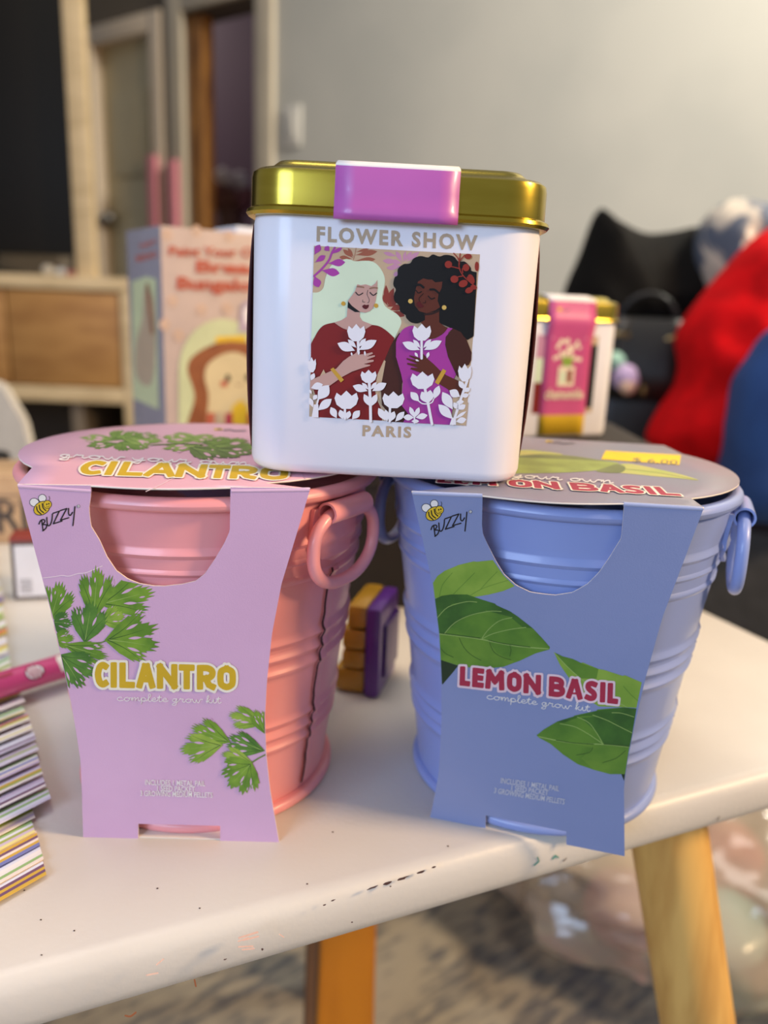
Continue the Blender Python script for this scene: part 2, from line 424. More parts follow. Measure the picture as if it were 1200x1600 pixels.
bm = bmesh.new(); p = WP + WD * (kd0 + .10) + WN * (.0)
bmesh.ops.create_uvsphere(bm, u_segments=16, v_segments=10, radius=.028, matrix=Matrix.Translation((p.x, p.y, FLOOR + .95)))
wallbox(bm, kd0 + .09, kd0 + .11, 0, .035, FLOOR + .94, FLOOR + .96)
link('door_knob', bm, mat('brushed_steel', (150, 146, 140), .35, 1), d1)
# open door seen on edge, pine
d2 = empty('door_2', (WP + WD * ko0).to_tuple()); tag(d2, kind='structure')
bm = bmesh.new(); wallbox(bm, ko0 + .002, wk(316), .01, .06, FLOOR + .01, zh - .01, bev=.002); link('door_leaf', bm, m_pine, d2)

def pinkstrip(px, a, b):  # upright pink bars in front of the door casing and trim
    bm = bmesh.new(); k = wk(px); z0 = FLOOR; z1 = atwall(px, a).z
    wallbox(bm, k - .022, k + .022, -.04, -.019, z0, z1, bev=.004)
    return link('pink_strip', bm, mat('strip_pink', (205, 128, 140), .7))
tag(pinkstrip(250, 245, 0), 'narrow pink strip on the closed taupe door side', 'strip', 'pink strips by the doors')
tag(pinkstrip(281, 252, 0), 'narrow pink strip on the cream trim beside the pine door', 'strip', 'pink strips by the doors')

# light switch
p = atwall(457, 198); k = (p - WP).dot(WD)
sw = empty('light_switch', p.to_tuple()); tag(sw, 'white rectangular light switch on the grey wall', 'light switch')
m_plast = mat('white_plastic', (206, 202, 194), .4)
bm = bmesh.new(); wallbox(bm, k - .037, k + .037, -.008, 0, p.z - .058, p.z + .058, bev=.003); link('switch_plate', bm, m_plast, sw)
bm = bmesh.new(); wallbox(bm, k - .016, k + .016, -.013, -.006, p.z - .033, p.z + .033, bev=.002); link('rocker', bm, mat('ivory_plastic', (190, 186, 178), .35), sw)

# ------------------------------------------------------------------ media unit and television, left
m_birch = mat('pale_birch', (196, 174, 136), .5, c2=(180, 158, 120), scale=14, stretch=(1, 1, 6))
m_oak = mat('oak_veneer', (166, 122, 66), .5, c2=(148, 104, 52), scale=5, stretch=(2, 2, 7))
YC = 1.62
mu = empty('media_cabinet', aty(60, 640, YC).to_tuple())
tag(mu, 'birch framed media cabinet with oak front and a tall birch upright', 'cabinet')
A = aty(206, 435, YC); B = aty(0, 440, YC); topz = A.z
xr = A.x; xl = -1.95; fr = .026
zmid0 = aty(100, 605, YC).z; zmid1 = aty(100, 628, YC).z
def cab(name, a, mt, bev=.002, par=mu):
    bm = bmesh.new(); box(bm, *a, bev); return link(name, bm, mt, par)
cab('top_board', (xl, xr, YC, YC + .36, topz - fr, topz), m_birch)
cab('side_panel', (xr - fr, xr, YC, YC + .36, FLOOR, topz - fr), m_birch)
cab('side_panel', (xl, xl + fr, YC, YC + .36, FLOOR, topz - fr), m_birch)
cab('shelf_board', (xl + fr, xr - fr, YC, YC + .36, zmid1, zmid0), m_birch)
cab('base_board', (xl + fr, xr - fr, YC, YC + .36, FLOOR, FLOOR + .05), m_birch)
cab('back_panel', (xl + fr, xr - fr, YC + .345, YC + .36, FLOOR + .05, topz - fr), mat('dark_back_board', (66, 56, 46), .8))
xs = aty(12, 520, YC).x
cab('door_front', (xs, xr - fr - .002, YC + .004, YC + .022, zmid0 + .003, topz - fr - .003), m_oak)
cab('door_front', (xl + fr + .002, xs - .004, YC + .004, YC + .022, zmid0 + .003, topz - fr - .003), m_oak)
dv = aty(118, 650, YC).x
cab('divider', (dv - .013, dv + .013, YC + .01, YC + .345, FLOOR + .05, zmid1), mat('grey_divider', (104, 92, 78), .7))
ux0, ux1 = aty(112, 300, YC + .03).x, aty(142, 300, YC + .03).x
cab('upright', (ux0, ux1, YC + .03, YC + .055, topz, 1.3), m_birch)
tv = empty('television', aty(40, 400, YC + .1).to_tuple()); tag(tv, 'large black television standing on the birch cabinet', 'television')
xt = aty(118, 330, YC + .12).x; zt0 = aty(60, 398, YC + .12).z
m_scr = mat('black_screen', (20, 17, 13), .5, spec=.2, scale=3)
bm = bmesh.new(); box(bm, -1.75, xt, YC + .12, YC + .155, zt0, zt0 + .62, .006); link('screen', bm, m_scr, tv)
bm = bmesh.new(); box(bm, -1.73, xt - .012, YC + .155, YC + .19, zt0 + .03, zt0 + .5, .01); link('rear_housing', bm, mat('matte_black_plastic', (22, 21, 20), .6), tv)
for xx in (-1.55, xt - .2):
    bm = bmesh.new(); box(bm, xx - .02, xx + .02, YC + .06, YC + .25, topz, topz + .012, .004); box(bm, xx - .012, xx + .012, YC + .12, YC + .16, topz + .01, zt0 + .03, .003)
    link('stand_foot', bm, mat('matte_black_plastic', (22, 21, 20), .6), tv)
# odds and ends on the cabinet
for i, (px, py, r, c, lab) in enumerate(((76, 427, .014, (205, 196, 178), 'small cream pebble shaped trinket on the birch cabinet'), (97, 429, .011, (222, 222, 218), 'small white trinket on the cabinet beside the upright'))):
    q = aty(px, py, YC + .08); bm = bmesh.new()
    bmesh.ops.create_icosphere(bm, subdivisions=3, radius=r)
    for v in bm.verts:
        v.co *= 1 + .25 * mnoise.noise(v.co * 60 + Vector((i, 0, 0))); v.co.z *= .8
    mz = min(v.co.z for v in bm.verts)
    for v in bm.verts: v.co += Vector((q.x, q.y, topz - mz))
    tag(link('trinket', bm, mat('trinket_%s' % ('cream' if i == 0 else 'white'), c, .5)), lab, 'trinket')
bm = bmesh.new(); q = aty(122, 420, YC + .05); box(bm, q.x - .022, q.x + .005, YC + .04, YC + .06, topz, topz + .012, .002)
tag(link('eraser', bm, mat('dull_red_rubber', (170, 96, 84), .7)), 'small dull red eraser by the cabinet upright', 'eraser')
# bunch of dried flowers in the dark opening
fl = empty('flower_vase', atwall(360, 330, .5).to_tuple()); q = atwall(360, 330, .5)
tag(fl, 'vase of dried flowers with white heads before the purple wall', 'vase')
st = bmesh.new(); lathe(st, [(.05, 0), (.07, .12), (.05, .26), (.06, .30)], (q.x, q.y, q.z - .30), 24)
link('vase_body', st, mat('brown_glaze', (96, 66, 60), .5), fl)
for i, (dx, dz, r, c) in enumerate(((-.05, .06, .05, (120, 76, 74)), (.06, .05, .05, (112, 70, 78)), (-.02, .13, .035, (206, 200, 204)), (.05, .12, .034, (190, 186, 194)), (0, .03, .06, (108, 72, 62)))):
    bm = bmesh.new(); bmesh.ops.create_icosphere(bm, subdivisions=3, radius=r)
    for v in bm.verts: v.co = v.co * (1 + .5 * mnoise.noise(v.co * 40)) + Vector((q.x + dx, q.y, q.z + dz))
    link('flower_head', bm, mat('dried_flower_%d' % i, c, .9), fl)
# little console table so the vase stands on something
tb = empty('console_table', (q.x, q.y, FLOOR)); tag(tb, 'dark narrow console table under the vase of dried flowers', 'table')
bm = bmesh.new(); box(bm, q.x - .2, q.x + .2, q.y - .12, q.y + .12, q.z - .32, q.z - .30, .004); link('table_top', bm, mat('dark_walnut', (60, 42, 32), .5), tb)
for sx in (-.17, .17):
    for sy in (-.09, .09):
        bm = bmesh.new(); box(bm, q.x + sx - .015, q.x + sx + .015, q.y + sy - .015, q.y + sy + .015, FLOOR, q.z - .32, .002); link('leg', bm, mat('dark_walnut', (60, 42, 32), .5), tb)

# ------------------------------------------------------------------ white painted table
E1 = Vector((math.cos(math.radians(24.2)), math.sin(math.radians(24.2)), 0)); E2 = Vector((-E1.y, E1.x, 0))
CORN = Vector((.245, .3035, 0))
TR = Matrix((E1, E2, Vector((0, 0, 1)))).transposed().to_4x4(); TR.translation = CORN
TL_, TD_, TH_ = .92, .60, .0185
tbl = empty('craft_table', (CORN + E1 * -.46 + E2 * .3 + Vector((0, 0, FLOOR))).to_tuple())
tag(tbl, 'worn white painted low table with splayed round wooden legs', 'table')
# paint with chips along the rim
m_paint = mat('worn_white_paint', (209, 205, 197), .42, c2=(201, 196, 188), scale=12, bump=.10, bscale=420)
bm = bmesh.new()
prof = [(.007, -TH_), (.0035, -TH_ + .0007), (.0013, -TH_ + .0028), (.0003, -TH_ + .006), (0, -.0085), (.0005, -.0045), (.0017, -.0018), (.0036, -.0005), (.006, 0)]
loops = [[TR @ Vector((x - TL_ / 2, y + TD_ / 2, z)) for x, y in rrect(TL_ / 2 - i, TD_ / 2 - i, .05 - i, 10)] for i, z in prof]
loft(bm, loops); tbo = link('tabletop', bm, m_paint, tbl)
bm = bmesh.new()
m_leg = mat('natural_beech', (226, 180, 100), .5, c2=(204, 154, 80), scale=34, stretch=(3, 3, .35))
def leg(top, d):
    bm = bmesh.new(); d = Vector(d); t = Vector(top); L = (FLOOR - t.z) / d.z
    tube(bm, [t + d * (L * i / 8) for i in range(9)], [.0158 + .0001 * i - .0006 * max(0, i - 3) for i in range(9)], 28)
    return link('leg', bm, m_leg, tbl)
lt = aty(1012, 1318, .288); lt.z = -TH_ + .002
leg(lt, (.255, -.03, -1)); 
for a, b, dx, dy in ((-.13, .52, .2, .2), (-.80, .52, -.2, .2), (-.80, .08, -.25, -.03)):
    p = TR @ Vector((a, b, -TH_ + .002)); leg(p, (dx, dy, -1))
# scuffs and paint chips
m_chip = mat('bare_dark_edge', (70, 46, 40), .8); m_scuff = mat('pink_scuff', (214, 178, 160), .6); m_teal = mat('teal_paint_mark', (92, 150, 138), .6); m_rust = mat('rust_mark', (150, 92, 60), .7)
def on_top(px, py, lf): return atz(px, py, lf)
P = Print(on_top, step=40, lift=1e-4, inc=2e-5)
for (x, y, l, h) in ((582, 1391, 22, 3), (606, 1384, 18, 4), (628, 1377, 20, 4), (657, 1367, 14, 4), (678, 1359, 8, 2.5), (520, 1411, 8, 2), (507, 1418, 5, 2), (410, 1487, 4, 3.5), (352, 1503, 7, 2)):
    a = math.radians(-21); pts = []
    for i in range(10):
        t = 2 * PI * i / 10; r = 1 + random.uniform(-.3, .3)
        X, Y2 = math.cos(t) * l / 2 * r, math.sin(t) * h / 2 * r
        pts.append((x + X * math.cos(a) - Y2 * math.sin(a), y - 4 + X * math.sin(a) + Y2 * math.cos(a)))
    P.poly(pts, m_chip, False)
for (x, y) in ((550, 1441), (246, 1388), (312, 1419), (64, 1437), (65, 1492), (38, 1391), (116, 1454), (845, 1180), (700, 1322), (520, 1300), (610, 1385), (480, 1381)):
    P.disc(x, y, 1.6, m_chip, 1.1, n=8)
for (x, y, l, a) in ((388, 1461, 30, -.3), (392, 1466, 24, -.25), (380, 1468, 16, -.35), (384, 1479, 22, -.05), (388, 1483, 18, -.1), (250, 1503, 14, -.7), (440, 1462, 8, .6), (238, 1522, 18, -.2)):
    P.stroke([(x - l / 2 * math.cos(a), y - l / 2 * math.sin(a)), (x + l / 2 * math.cos(a), y + l / 2 * math.sin(a))], 1.2 + l * .06, m_scuff)
tag(P.done('paint_scuff', tbl), kind='stuff')
def on_edge(px, py, lf): return atplane(px, py, CORN - E2 * lf, E2)
P = Print(on_edge, step=40, lift=2.5e-4, inc=2e-5)
P.stroke([(835, 1352), (842, 1346), (840, 1340)], 2.2, m_teal); P.stroke([(864, 1342), (868, 1337), (872, 1340)], 2.6, m_teal)
P.stroke([(196, 1587), (204, 1588), (212, 1582)], 3, m_rust, sm=3); P.stroke([(304, 1531), (306, 1541)], 2.6, m_rust)
P.stroke([(880, 1346), (885, 1341)], 1.2, m_chip); P.stroke([(1120, 1282), (1124, 1276)], 1.2, m_chip)
tag(P.done('edge_mark', tbl), kind='stuff')

# ------------------------------------------------------------------ metal pail growing kits
def make_kit(D):
    cx, cy = D['c']; R = .0575; zc = D['zc']
    kit = empty('grow_kit', (cx, cy, 0)); tag(kit, D['label'], 'grow kit')
    mp = D['pail']; ra, rb_ = D['wall']
    # pail body with three bands of ribs
    bands = [.094, .0885, .083, .0625, .0575, .0525, .034, .0295, .025]
    prof = [(.0395, .0012)]
    zz = [.0035 + (.1085 - .0035) * i / 130 for i in range(131)]
    for z in zz:
        r = ra + (rb_ - ra) * z / .1085
        r += sum(.00105 * math.exp(-((z - b) / .0013) ** 2) for b in bands) - sum(.0003 * math.exp(-((z - b) / .0012) ** 2) for b in (.0912, .0857, .060, .055, .0318, .0272))
        prof.append((r, z))
    prof += [(rb_ - .0007, .1085), (rb_ - .0018, .09), (ra + .003, .03)]
    bm = bmesh.new(); lathe(bm, prof, (cx, cy, 0), 128, True, False); link('pail_body', bm, mp, kit)
    bm = bmesh.new()
    prof = [(.0552 + .0023 * math.cos(t), .1088 + .0021 * math.sin(t)) for t in [2 * PI * i / 14 for i in range(15)]]
    lathe(bm, prof, (cx, cy, 0), 128, False, False); link('rolled_rim', bm, mp, kit)
    bm = bmesh.new()
    prof = [(.0405, 0)] + [(.0425 + .0017 * math.cos(t), .0019 + .0019 * math.sin(t)) for t in [-PI / 2 + PI * i / 10 for i in range(11)]] + [(.041, .0038)]
    lathe(bm, prof, (cx, cy, 0), 128, True, False); link('base_ring', bm, mp, kit)
    # side seam, brackets and ring handles
    for az in D['handles']:
        rad = Vector((math.cos(az), math.sin(az), 0)); tan = Vector((-math.sin(az), math.cos(az), 0)); Z = Vector((0, 0, 1))
        ctr = Vector((cx, cy, 0))
        def wr(z): return ra + (rb_ - ra) * z / .1085
        def wall(s, z, o):                          # point on the pail wall, s metres round from the seam
            r = wr(z) + sum(.00105 * math.exp(-((z - b) / .0013) ** 2) for b in bands) + o
            a = az + s / r
            return ctr + Vector((math.cos(a), math.sin(a), 0)) * r + Z * z
        sf = .0007 if D['key'] == 'pink' else .0003
        bm = bmesh.new(); rows = []
        for i in range(60):
            z = .006 + (.084 - .006) * i / 59
            j = .0005 * mnoise.noise(Vector((z * 260, az, 0)))
            rows.append([wall(j - .0002, z, .0001), wall(j - .0002, z, sf), wall(j + .003, z, sf), wall(j + .0042, z, .0001)])
        loft(bm, rows, False, False, closed=False); link('seam_fold', bm, mp, kit)
        bm = bmesh.new(); rows = []
        for i in range(60):
            z = .006 + (.084 - .006) * i / 59
            j = .0005 * mnoise.noise(Vector((z * 260, az, 0)))
            rows.append([wall(j - .0008 - .0002 * mnoise.noise(Vector((z * 700, 1, az))), z, sf), wall(j, z, sf + .0002)])
        loft(bm, rows, False, False, closed=False)
        if D['key'] == 'blue': bm.free(); bm = None
        if bm: link('seam_gap', bm, mat(D['key'] + '_seam_shadow_gap', D['gap'], .9), kit)
        # bracket plate
        bm = bmesh.new(); out = [(-.0115, .1045), (.0115, .1045), (.0115, .093), (.0075, .0885), (0, .0862), (-.0075, .0885), (-.0115, .093)]
        P = Print(lambda x, y, lf: wall(x, y, lf), step=.004, lift=.0013, inc=0); P.poly(out, mp); b2 = P.bm
        for v in b2.verts: v.co.z = v.co.z
        ret = bmesh.ops.extrude_face_region(b2, geom=b2.faces[:]); 
        for e in ret['geom']:
            if isinstance(e, bmesh.types.BMVert): e.co -= rad * .0013
        bmesh.ops.recalc_face_normals(b2, faces=b2.faces[:])
        link('handle_bracket', b2, mp, kit)
        bm = bmesh.new(); c0 = wall(0, .1035, .0034)
        n = 16; hw = .0098
        # rolled barrel: an open tube with thickness, so its bore shows at the ends
        lo = []
        for ro, s in ((.0033, -hw), (.0033, hw), (.0026, hw), (.0026, -hw)):
            lo.append([c0 + tan * s + (rad * math.cos(2 * PI * k / n) + Z * math.sin(2 * PI * k / n)) * ro for k in range(n)])
        loft(bm, lo + [lo[0]], False, False); link('handle_barrel', bm, mp, kit)
        # ring
        bm = bmesh.new(); pts = []
        W, Hh = D['ring']
        down = (-Z + rad * -.02).normalized() if D['key'] == 'pink' else (-Z + rad * .02).normalized()
        for i in range(48):
            t = 2 * PI * i / 48
            sx = W * math.copysign(abs(math.cos(t)) ** .85, math.cos(t)); sy = math.sin(t)
            yy = -Hh * .5 + Hh * .5 * math.copysign(abs(sy) ** (.75 if sy > 0 else .95), sy)
            pts.append(c0 + tan * sx + down * (-yy))
        tube(bm, pts, .00195, 14, True); link('ring_handle', bm, mp, kit)

    # ---- printed card sleeve
    TLp, TRp = Vector(D['TL']), Vector(D['TR']); BLp, BRp = Vector(D['BL']), Vector(D['BR'])
    def fy(x, z):
        t = 1 - z / zc
        yt = TLp.y + (TRp.y - TLp.y) * (x - TLp.x) / (TRp.x - TLp.x); yb = BLp.y + (BRp.y - BLp.y) * (x - BLp.x) / (BRp.x - BLp.x)
        return yt + (yb - yt) * t
    def on(px, py, lf=0):
        y = .205
        for _ in range(7):
            p = aty(px, py, y); y = fy(p.x, p.z)
        p = aty(px, py, y); 
        if lf:
            d = Vector((0, -1, -.09)).normalized(); p = p + d * lf
        return p
    Lt, Rt, c_l, c_r = D['Lt'], D['Rt'], D['cl'], D['cr']
    yl0, yl1, yr0, yr1 = Lt[0][0], Lt[-1][0], Rt[0][0], Rt[-1][0]
    def rowpt(s, u):
        ya, yb = yl0 + (yl1 - yl0) * s, yr0 + (yr1 - yr0) * s
        xa, xb = table(Lt, ya), table(Rt, yb)
        return (xa + (xb - xa) * u, ya + (yb - ya) * u)
    def ufor(s, xf):                                  # fraction along the row where it meets the table x = xf(y)
        u = .5
        for _ in range(8):
            x, y = rowpt(s, u); xw = xf(y)
            a = rowpt(s, 0)[0]; b = rowpt(s, 1)[0]; u = (xw - a) / (b - a)
        return u
    ymax = c_l[-1][0]
    s_cut = max(s / 400 for s in range(401) if rowpt(s / 400, ufor(s / 400, lambda y: c_l[-1][1]))[1] <= ymax)
    slot = D['slot']
    ss = [s_cut * (1 - (1 - i / 34) ** 2) for i in range(35)]
    bm = bmesh.new(); mi_face, mi_edge = 0, 1
    def strip(srows, ua, ub, n):
        rows = [[bm.verts.new(on(*rowpt(s, ua(s) + (ub(s) - ua(s)) * j / n))) for j in range(n + 1)] for s in srows]
        for a, b in zip(rows, rows[1:]):
            for j in range(n): bm.faces.new((a[j], b[j], b[j + 1], a[j + 1]))
    strip(ss, lambda s: 0, lambda s: ufor(s, lambda y: table(c_l, y)), 6)
    strip(ss, lambda s: ufor(s, lambda y: table(c_r, y)), lambda s: 1, 7)
    um = ufor(s_cut, lambda y: c_l[-1][1])
    s_slot = D['s_slot']
    us0, us1 = ufor(s_slot, lambda y: slot[0]), ufor(s_slot, lambda y: slot[1])
    ua_ = [um * i / 6 for i in range(6)] + [um + (1 - um) * i / 7 for i in range(8)]
    ub_ = [us0 * i / 5 for i in range(5)] + [us0 + (us1 - us0) * i / 3 for i in range(3)] + [us1 + (1 - us1) * i / 5 for i in range(6)]
    rows = []
    for i in range(27):
        t = i / 26; sv = s_cut + (s_slot - s_cut) * t
        rows.append([bm.verts.new(on(*rowpt(sv, p * (1 - t) + q * t))) for p, q in zip(ua_, ub_)])
    for a, b in zip(rows, rows[1:]):
        for j in range(13): bm.faces.new((a[j], b[j], b[j + 1], a[j + 1]))
    low = [s_slot + (1 - s_slot) * i / 3 for i in range(4)]
    strip(low, lambda s: 0, lambda s: ufor(s, lambda y: slot[0]), 5)
    strip(low, lambda s: ufor(s, lambda y: slot[1]), lambda s: 1, 5)
    bmesh.ops.remove_doubles(bm, verts=bm.verts[:], dist=4e-5)
    bmesh.ops.recalc_face_normals(bm, faces=bm.faces[:])
    if sum(f.normal.y for f in bm.faces) > 0: bmesh.ops.reverse_faces(bm, faces=bm.faces[:])
    slv = link('printed_sleeve', bm, [D['card'], D['paper']], kit, smooth=False)
    sm = slv.modifiers.new('card', 'SOLIDIFY'); sm.thickness = .00045; sm.offset = -1; sm.material_offset_rim = 1; sm.material_offset = 1
    # round top card with its fold flaps
    dirs = (TRp - TLp); dirs.z = 0; ext = dirs.normalized(); perp = Vector((-ext.y, ext.x, 0))
    r0 = .0556; pts = []
    ca1, ca2 = D['notch']                              # angles where the circle meets the front flap
    fl = D['fold']                                     # front fold: TL, cut left, cut right, TR
    pts.append(TLp.to_2d()); pts.append(on(*fl[0]).to_2d())
    f0, f1 = on(*fl[0]).to_2d(), on(*fl[1]).to_2d()
    for i in range(1, 9):                              # free front edge bulges over the rim
        t = i / 9; q = f0.lerp(f1, t); pts.append(q + Vector((perp.x, perp.y)) * (-D['bulge'] * math.sin(PI * t)))
    pts.append(f1); pts.append(TRp.to_2d())
    for i in range(41):
        a = ca2 + (ca1 - ca2) * i / 40; pts.append(Vector((cx + r0 * math.cos(a), cy + r0 * math.sin(a))))
    if D.get('backpts'):
        a0, a1, qs = D['backpts']; head = pts[:12]
        ang = [ca2 + (ca1 - ca2) * i / 60 for i in range(61)]
        cir = lambda a: Vector((cx + r0 * math.cos(a), cy + r0 * math.sin(a)))
        pts = head + [cir(a) for a in ang if a < math.radians(a0)] + [Vector(q) for q in qs] + [cir(a) for a in ang if a > math.radians(a1)]
    bm = bmesh.new(); th = .0005
    flat = [Vector((q[0], q[1], 0)) for q in pts]
    tri = tessellate_polygon([flat]); 
    def zcard(x, y):
        d = math.hypot(x - cx, y - cy) / .0556
        return zc + D['bow'] * max(0, 1 - d * d)
    V0 = [bm.verts.new((p.x, p.y, zcard(p.x, p.y))) for p in flat]
    for t in tri: bm.faces.new([V0[i] for i in t])
    for _ in range(3):
        es = [e for e in bm.edges if e.calc_length() > .008 and not e.is_boundary]
        bmesh.ops.subdivide_edges(bm, edges=es, cuts=1); bmesh.ops.triangulate(bm, faces=bm.faces[:])
    for v in bm.verts: v.co.z = zcard(v.co.x, v.co.y)
    bmesh.ops.recalc_face_normals(bm, faces=bm.faces[:])
    if sum(f.normal.z for f in bm.faces) < 0: bmesh.ops.reverse_faces(bm, faces=bm.faces[:])
    top = link('top_card', bm, [D['cardtop'], D['paper']], kit)
    sm = top.modifiers.new('card', 'SOLIDIFY'); sm.thickness = .00045; sm.offset = -1; sm.material_offset_rim = 1; sm.material_offset = 1
    # rounded fold between top card and sleeve, highlight painted in by paler tint
    for pa_, pb2 in ((D['fold0'], fl[0]), (fl[1], D['fold1'])):
        q0_, q1_ = on(*pa_), on(*pb2); bm = bmesh.new()
        tube(bm, [q0_.lerp(q1_, i / 6) + Vector((0, .0004, -.0002)) for i in range(7)], .00062, 10)
        link('fold_edge', bm, D['foldm'], kit)
    # back of the sleeve and its floor flap
    bm = bmesh.new(); mid3 = Vector((cx, cy, 0))
    def mirror(p): q = Vector((cx - (p.x - cx) * .86, 2 * cy - p.y - .0065 * p.z / zc, p.z * .97)); return q
    rows = []
    for i in range(13):
        s = i / 12; rows.append([mirror(on(*rowpt(s, j / 8))) for j in range(9)])
    loft(bm, rows, False, False, closed=False)
    o = link('rear_sleeve', bm, D['card'], kit); sm = o.modifiers.new('card', 'SOLIDIFY'); sm.thickness = .0004
    bm = bmesh.new(); a, b = on(*rowpt(1, .2)), on(*rowpt(1, .8)); zz0 = .00005; a = a + perp * D['flapin']; b = b + perp * D['flapin']
    c_, d_ = a.lerp(b, .12) + perp * .004, a.lerp(b, .88) + perp * .004
    fl4 = [(a.x, a.y), (b.x, b.y), (d_.x, d_.y), (c_.x, c_.y)]
    loft(bm, [[(x, y, zz0) for i, (x, y) in enumerate(fl4)], [(x, y, zz0 + .0003) for x, y in fl4]])
    link('floor_flap', bm, D['paper'], kit)
    clampL = lambda y: table(Lt, y) + 1.2
    def clamp(x, y):
        x = max(clampL(y), min(table(Rt, y) - 1.2, x))
        if y < ymax and table(c_l, y) - 2 < x < table(c_r, y) + 2:
            for _ in range(200):
                y += .5
                if not (y < ymax and table(c_l, y) - 2 < x < table(c_r, y) + 2): break
        return (x, y)
    def ontop(px, py, lf=0):
        z = zc
        for _ in range(5):
            p = atz(px, py, z); z = zcard(p.x, p.y) + lf
        return atz(px, py, z)
    return kit, slv, top, on, ontop, clamp

m_white = mat('white_ink', (236, 232, 228), .5); m_black = mat('black_ink', (22, 20, 22), .5); m_bee = mat('bee_yellow_ink', (226, 190, 40), .5)
m_greyink = mat('grey_ink', (96, 92, 100), .5)
def bee(P, ox, oy):
    Z = lambda x, y: (20 + (x + ox) * .23333, 750 + (y + oy) * .23333)
    D = lambda x, y, r, m, r2=None, a=0: (P.disc(*Z(x, y), r * .2333, m, (r2 or r) * .2333, a), P.up())
    D(145, 150, 34, m_black, 30, .3); D(145, 150, 30, m_white, 26, .3)
    D(198, 122, 28, m_black, 28); D(198, 122, 24, m_white, 24)
    D(195, 188, 60, m_black, 45, -.55); D(195, 188, 55, m_bee, 40, -.55)
    for a, b, c in (((160, 178), (166, 205), (190, 228)), ((178, 168), (184, 198), (207, 218)), ((198, 158), (204, 186), (222, 204))):
        P.stroke([Z(*a), Z(*b), Z(*c)], 1.9, m_black, sm=4)
    P.up(); D(233, 163, 29, m_black); D(233, 163, 25, m_bee)
    D(228, 162, 5, m_black, 6); D(242, 158, 5, m_black, 6)
    P.stroke([Z(226, 176), Z(236, 180), Z(246, 172)], .7, m_black, sm=3)
    P.stroke([Z(243, 138), Z(248, 122), Z(243, 108)], .8, m_black, sm=4)
    for st in ([(193, 266), (198, 300), (203, 338)], [(176, 294), (186, 272), (206, 264), (215, 276), (198, 298)], [(198, 298), (226, 300), (222, 322), (202, 340)],
               [(228, 250), (230, 282), (236, 304), (250, 300), (262, 268), (266, 228)], [(270, 222), (312, 208)], [(312, 208), (272, 292)], [(272, 292), (330, 274)],
               [(318, 204), (362, 190)], [(362, 190), (320, 268)], [(320, 268), (376, 252)], [(374, 190), (374, 226), (386, 236), (400, 216)], [(416, 178), (410, 240), (403, 304)]):
        P.stroke([Z(*p) for p in st], 1.9, m_black, sm=4 if len(st) > 2 else 0)
    P.disc(*Z(440, 175), 2.6, m_black, n=14); P.up(); P.disc(*Z(440, 175), 2.0, m_white, n=14); P.up(); P.text('R', Z(435, 181), Z(446, 180), 2.4, m_black)

# cilantro leaf: fan of toothed lobes
def greens(key, a, b, scale=190): return mat(key, a, .5, c2=b, scale=scale, lo=.35, hi=.62)
g_mid = greens('leaf_green_mid', (122, 160, 50), (90, 132, 40)); g_dark = greens('leaf_green_dark', (92, 138, 52), (62, 108, 40)); g_light = greens('leaf_green_light', (150, 178, 68), (116, 154, 50))
g_vein = mat('leaf_vein_pale', (150, 178, 92), .5); g_stem = mat('leaf_stem', (112, 134, 70), .5); g_deep = mat('leaf_vein_dark', (48, 86, 32), .5)
def cilantro(P, base, tip, spread, mt, bg, seed=0, lobes=3, flat=1.0):
    rnd = random.Random(seed); dx, dy = tip[0] - base[0], (tip[1] - base[1]) / flat; L = math.hypot(dx, dy); a0 = math.atan2(dy, dx); spread *= 1.22
    W = lambda a, r: (base[0] + r * math.cos(a0 + a), base[1] + r * math.sin(a0 + a) * flat)
    pts = [W(0, 0)]; n = 54
    for i in range(n + 1):
        u = -1 + 2 * i / n; a = u * spread
        env = (1 - .34 * u * u) * (1 - .42 * max(0, abs(math.cos(lobes * PI / 2 * (u + (1 if lobes % 2 == 0 else 0)))) < .0))
        lob = abs(math.sin((u + 1) / 2 * PI * lobes)) ** .5
        tooth = (.87 + .13 * (1 if i % 3 == 1 else (.35 if i % 3 == 2 else 0)))
        pts.append(W(a, L * env * (.74 + .26 * lob) * tooth * (1 + rnd.uniform(-.03, .03))))
    for sg in (1,):
        pts.append(W(spread * 1.05, L * .36))
    pts.insert(1, W(-spread * 1.05, L * .36))
    P.poly(pts, mt)
    for i in range(lobes):
        u = -1 + (2 * i + 1) / lobes; P.stroke([W(0, L * .06), W(u * spread * .8, L * .40), W(u * spread, L * .72)], L * .016, g_vein if i == lobes // 2 else g_deep, sm=3, taper=True)
    P.up()
    for i in range(1, lobes):
        u = -1 + 2 * i / lobes; P.lens(W(u * spread, L * .42), W(u * spread * 1.02, L * .66), L * .05, bg)
    for i in range(lobes):
        u = rnd.uniform(-.9, .9); r = L * rnd.uniform(.6, .74); P.lens(W(u * spread, r), W(u * spread, r * 1.16), L * .03, bg)
    P.up()

m_pinkpail = mat('pink_enamel', (242, 160, 162), .38, c2=(239, 156, 158), scale=20, coat=.15)
m_bluepail = mat('blue_enamel', (140, 158, 214), .38, c2=(136, 154, 210), scale=20, coat=.15)
m_pinkcard = mat('lilac_pink_card', (212, 172, 204), .42, c2=(208, 168, 200), scale=30, coat=.12, bump=.05, bscale=2400)
m_pinktop = mat('pink_card_top', (230, 178, 194), .42, c2=(226, 173, 191), scale=30, coat=.05)
m_bluecard = mat('periwinkle_card', (134, 146, 188), .42, c2=(130, 143, 185), scale=30, coat=.12, bump=.05, bscale=2400)
m_bluetop = mat('pale_mauve_card_top', (140, 140, 154), .45, c2=(146, 132, 150), scale=30, coat=.0)
m_paper = mat('white_card_edge', (236, 226, 214), .7)

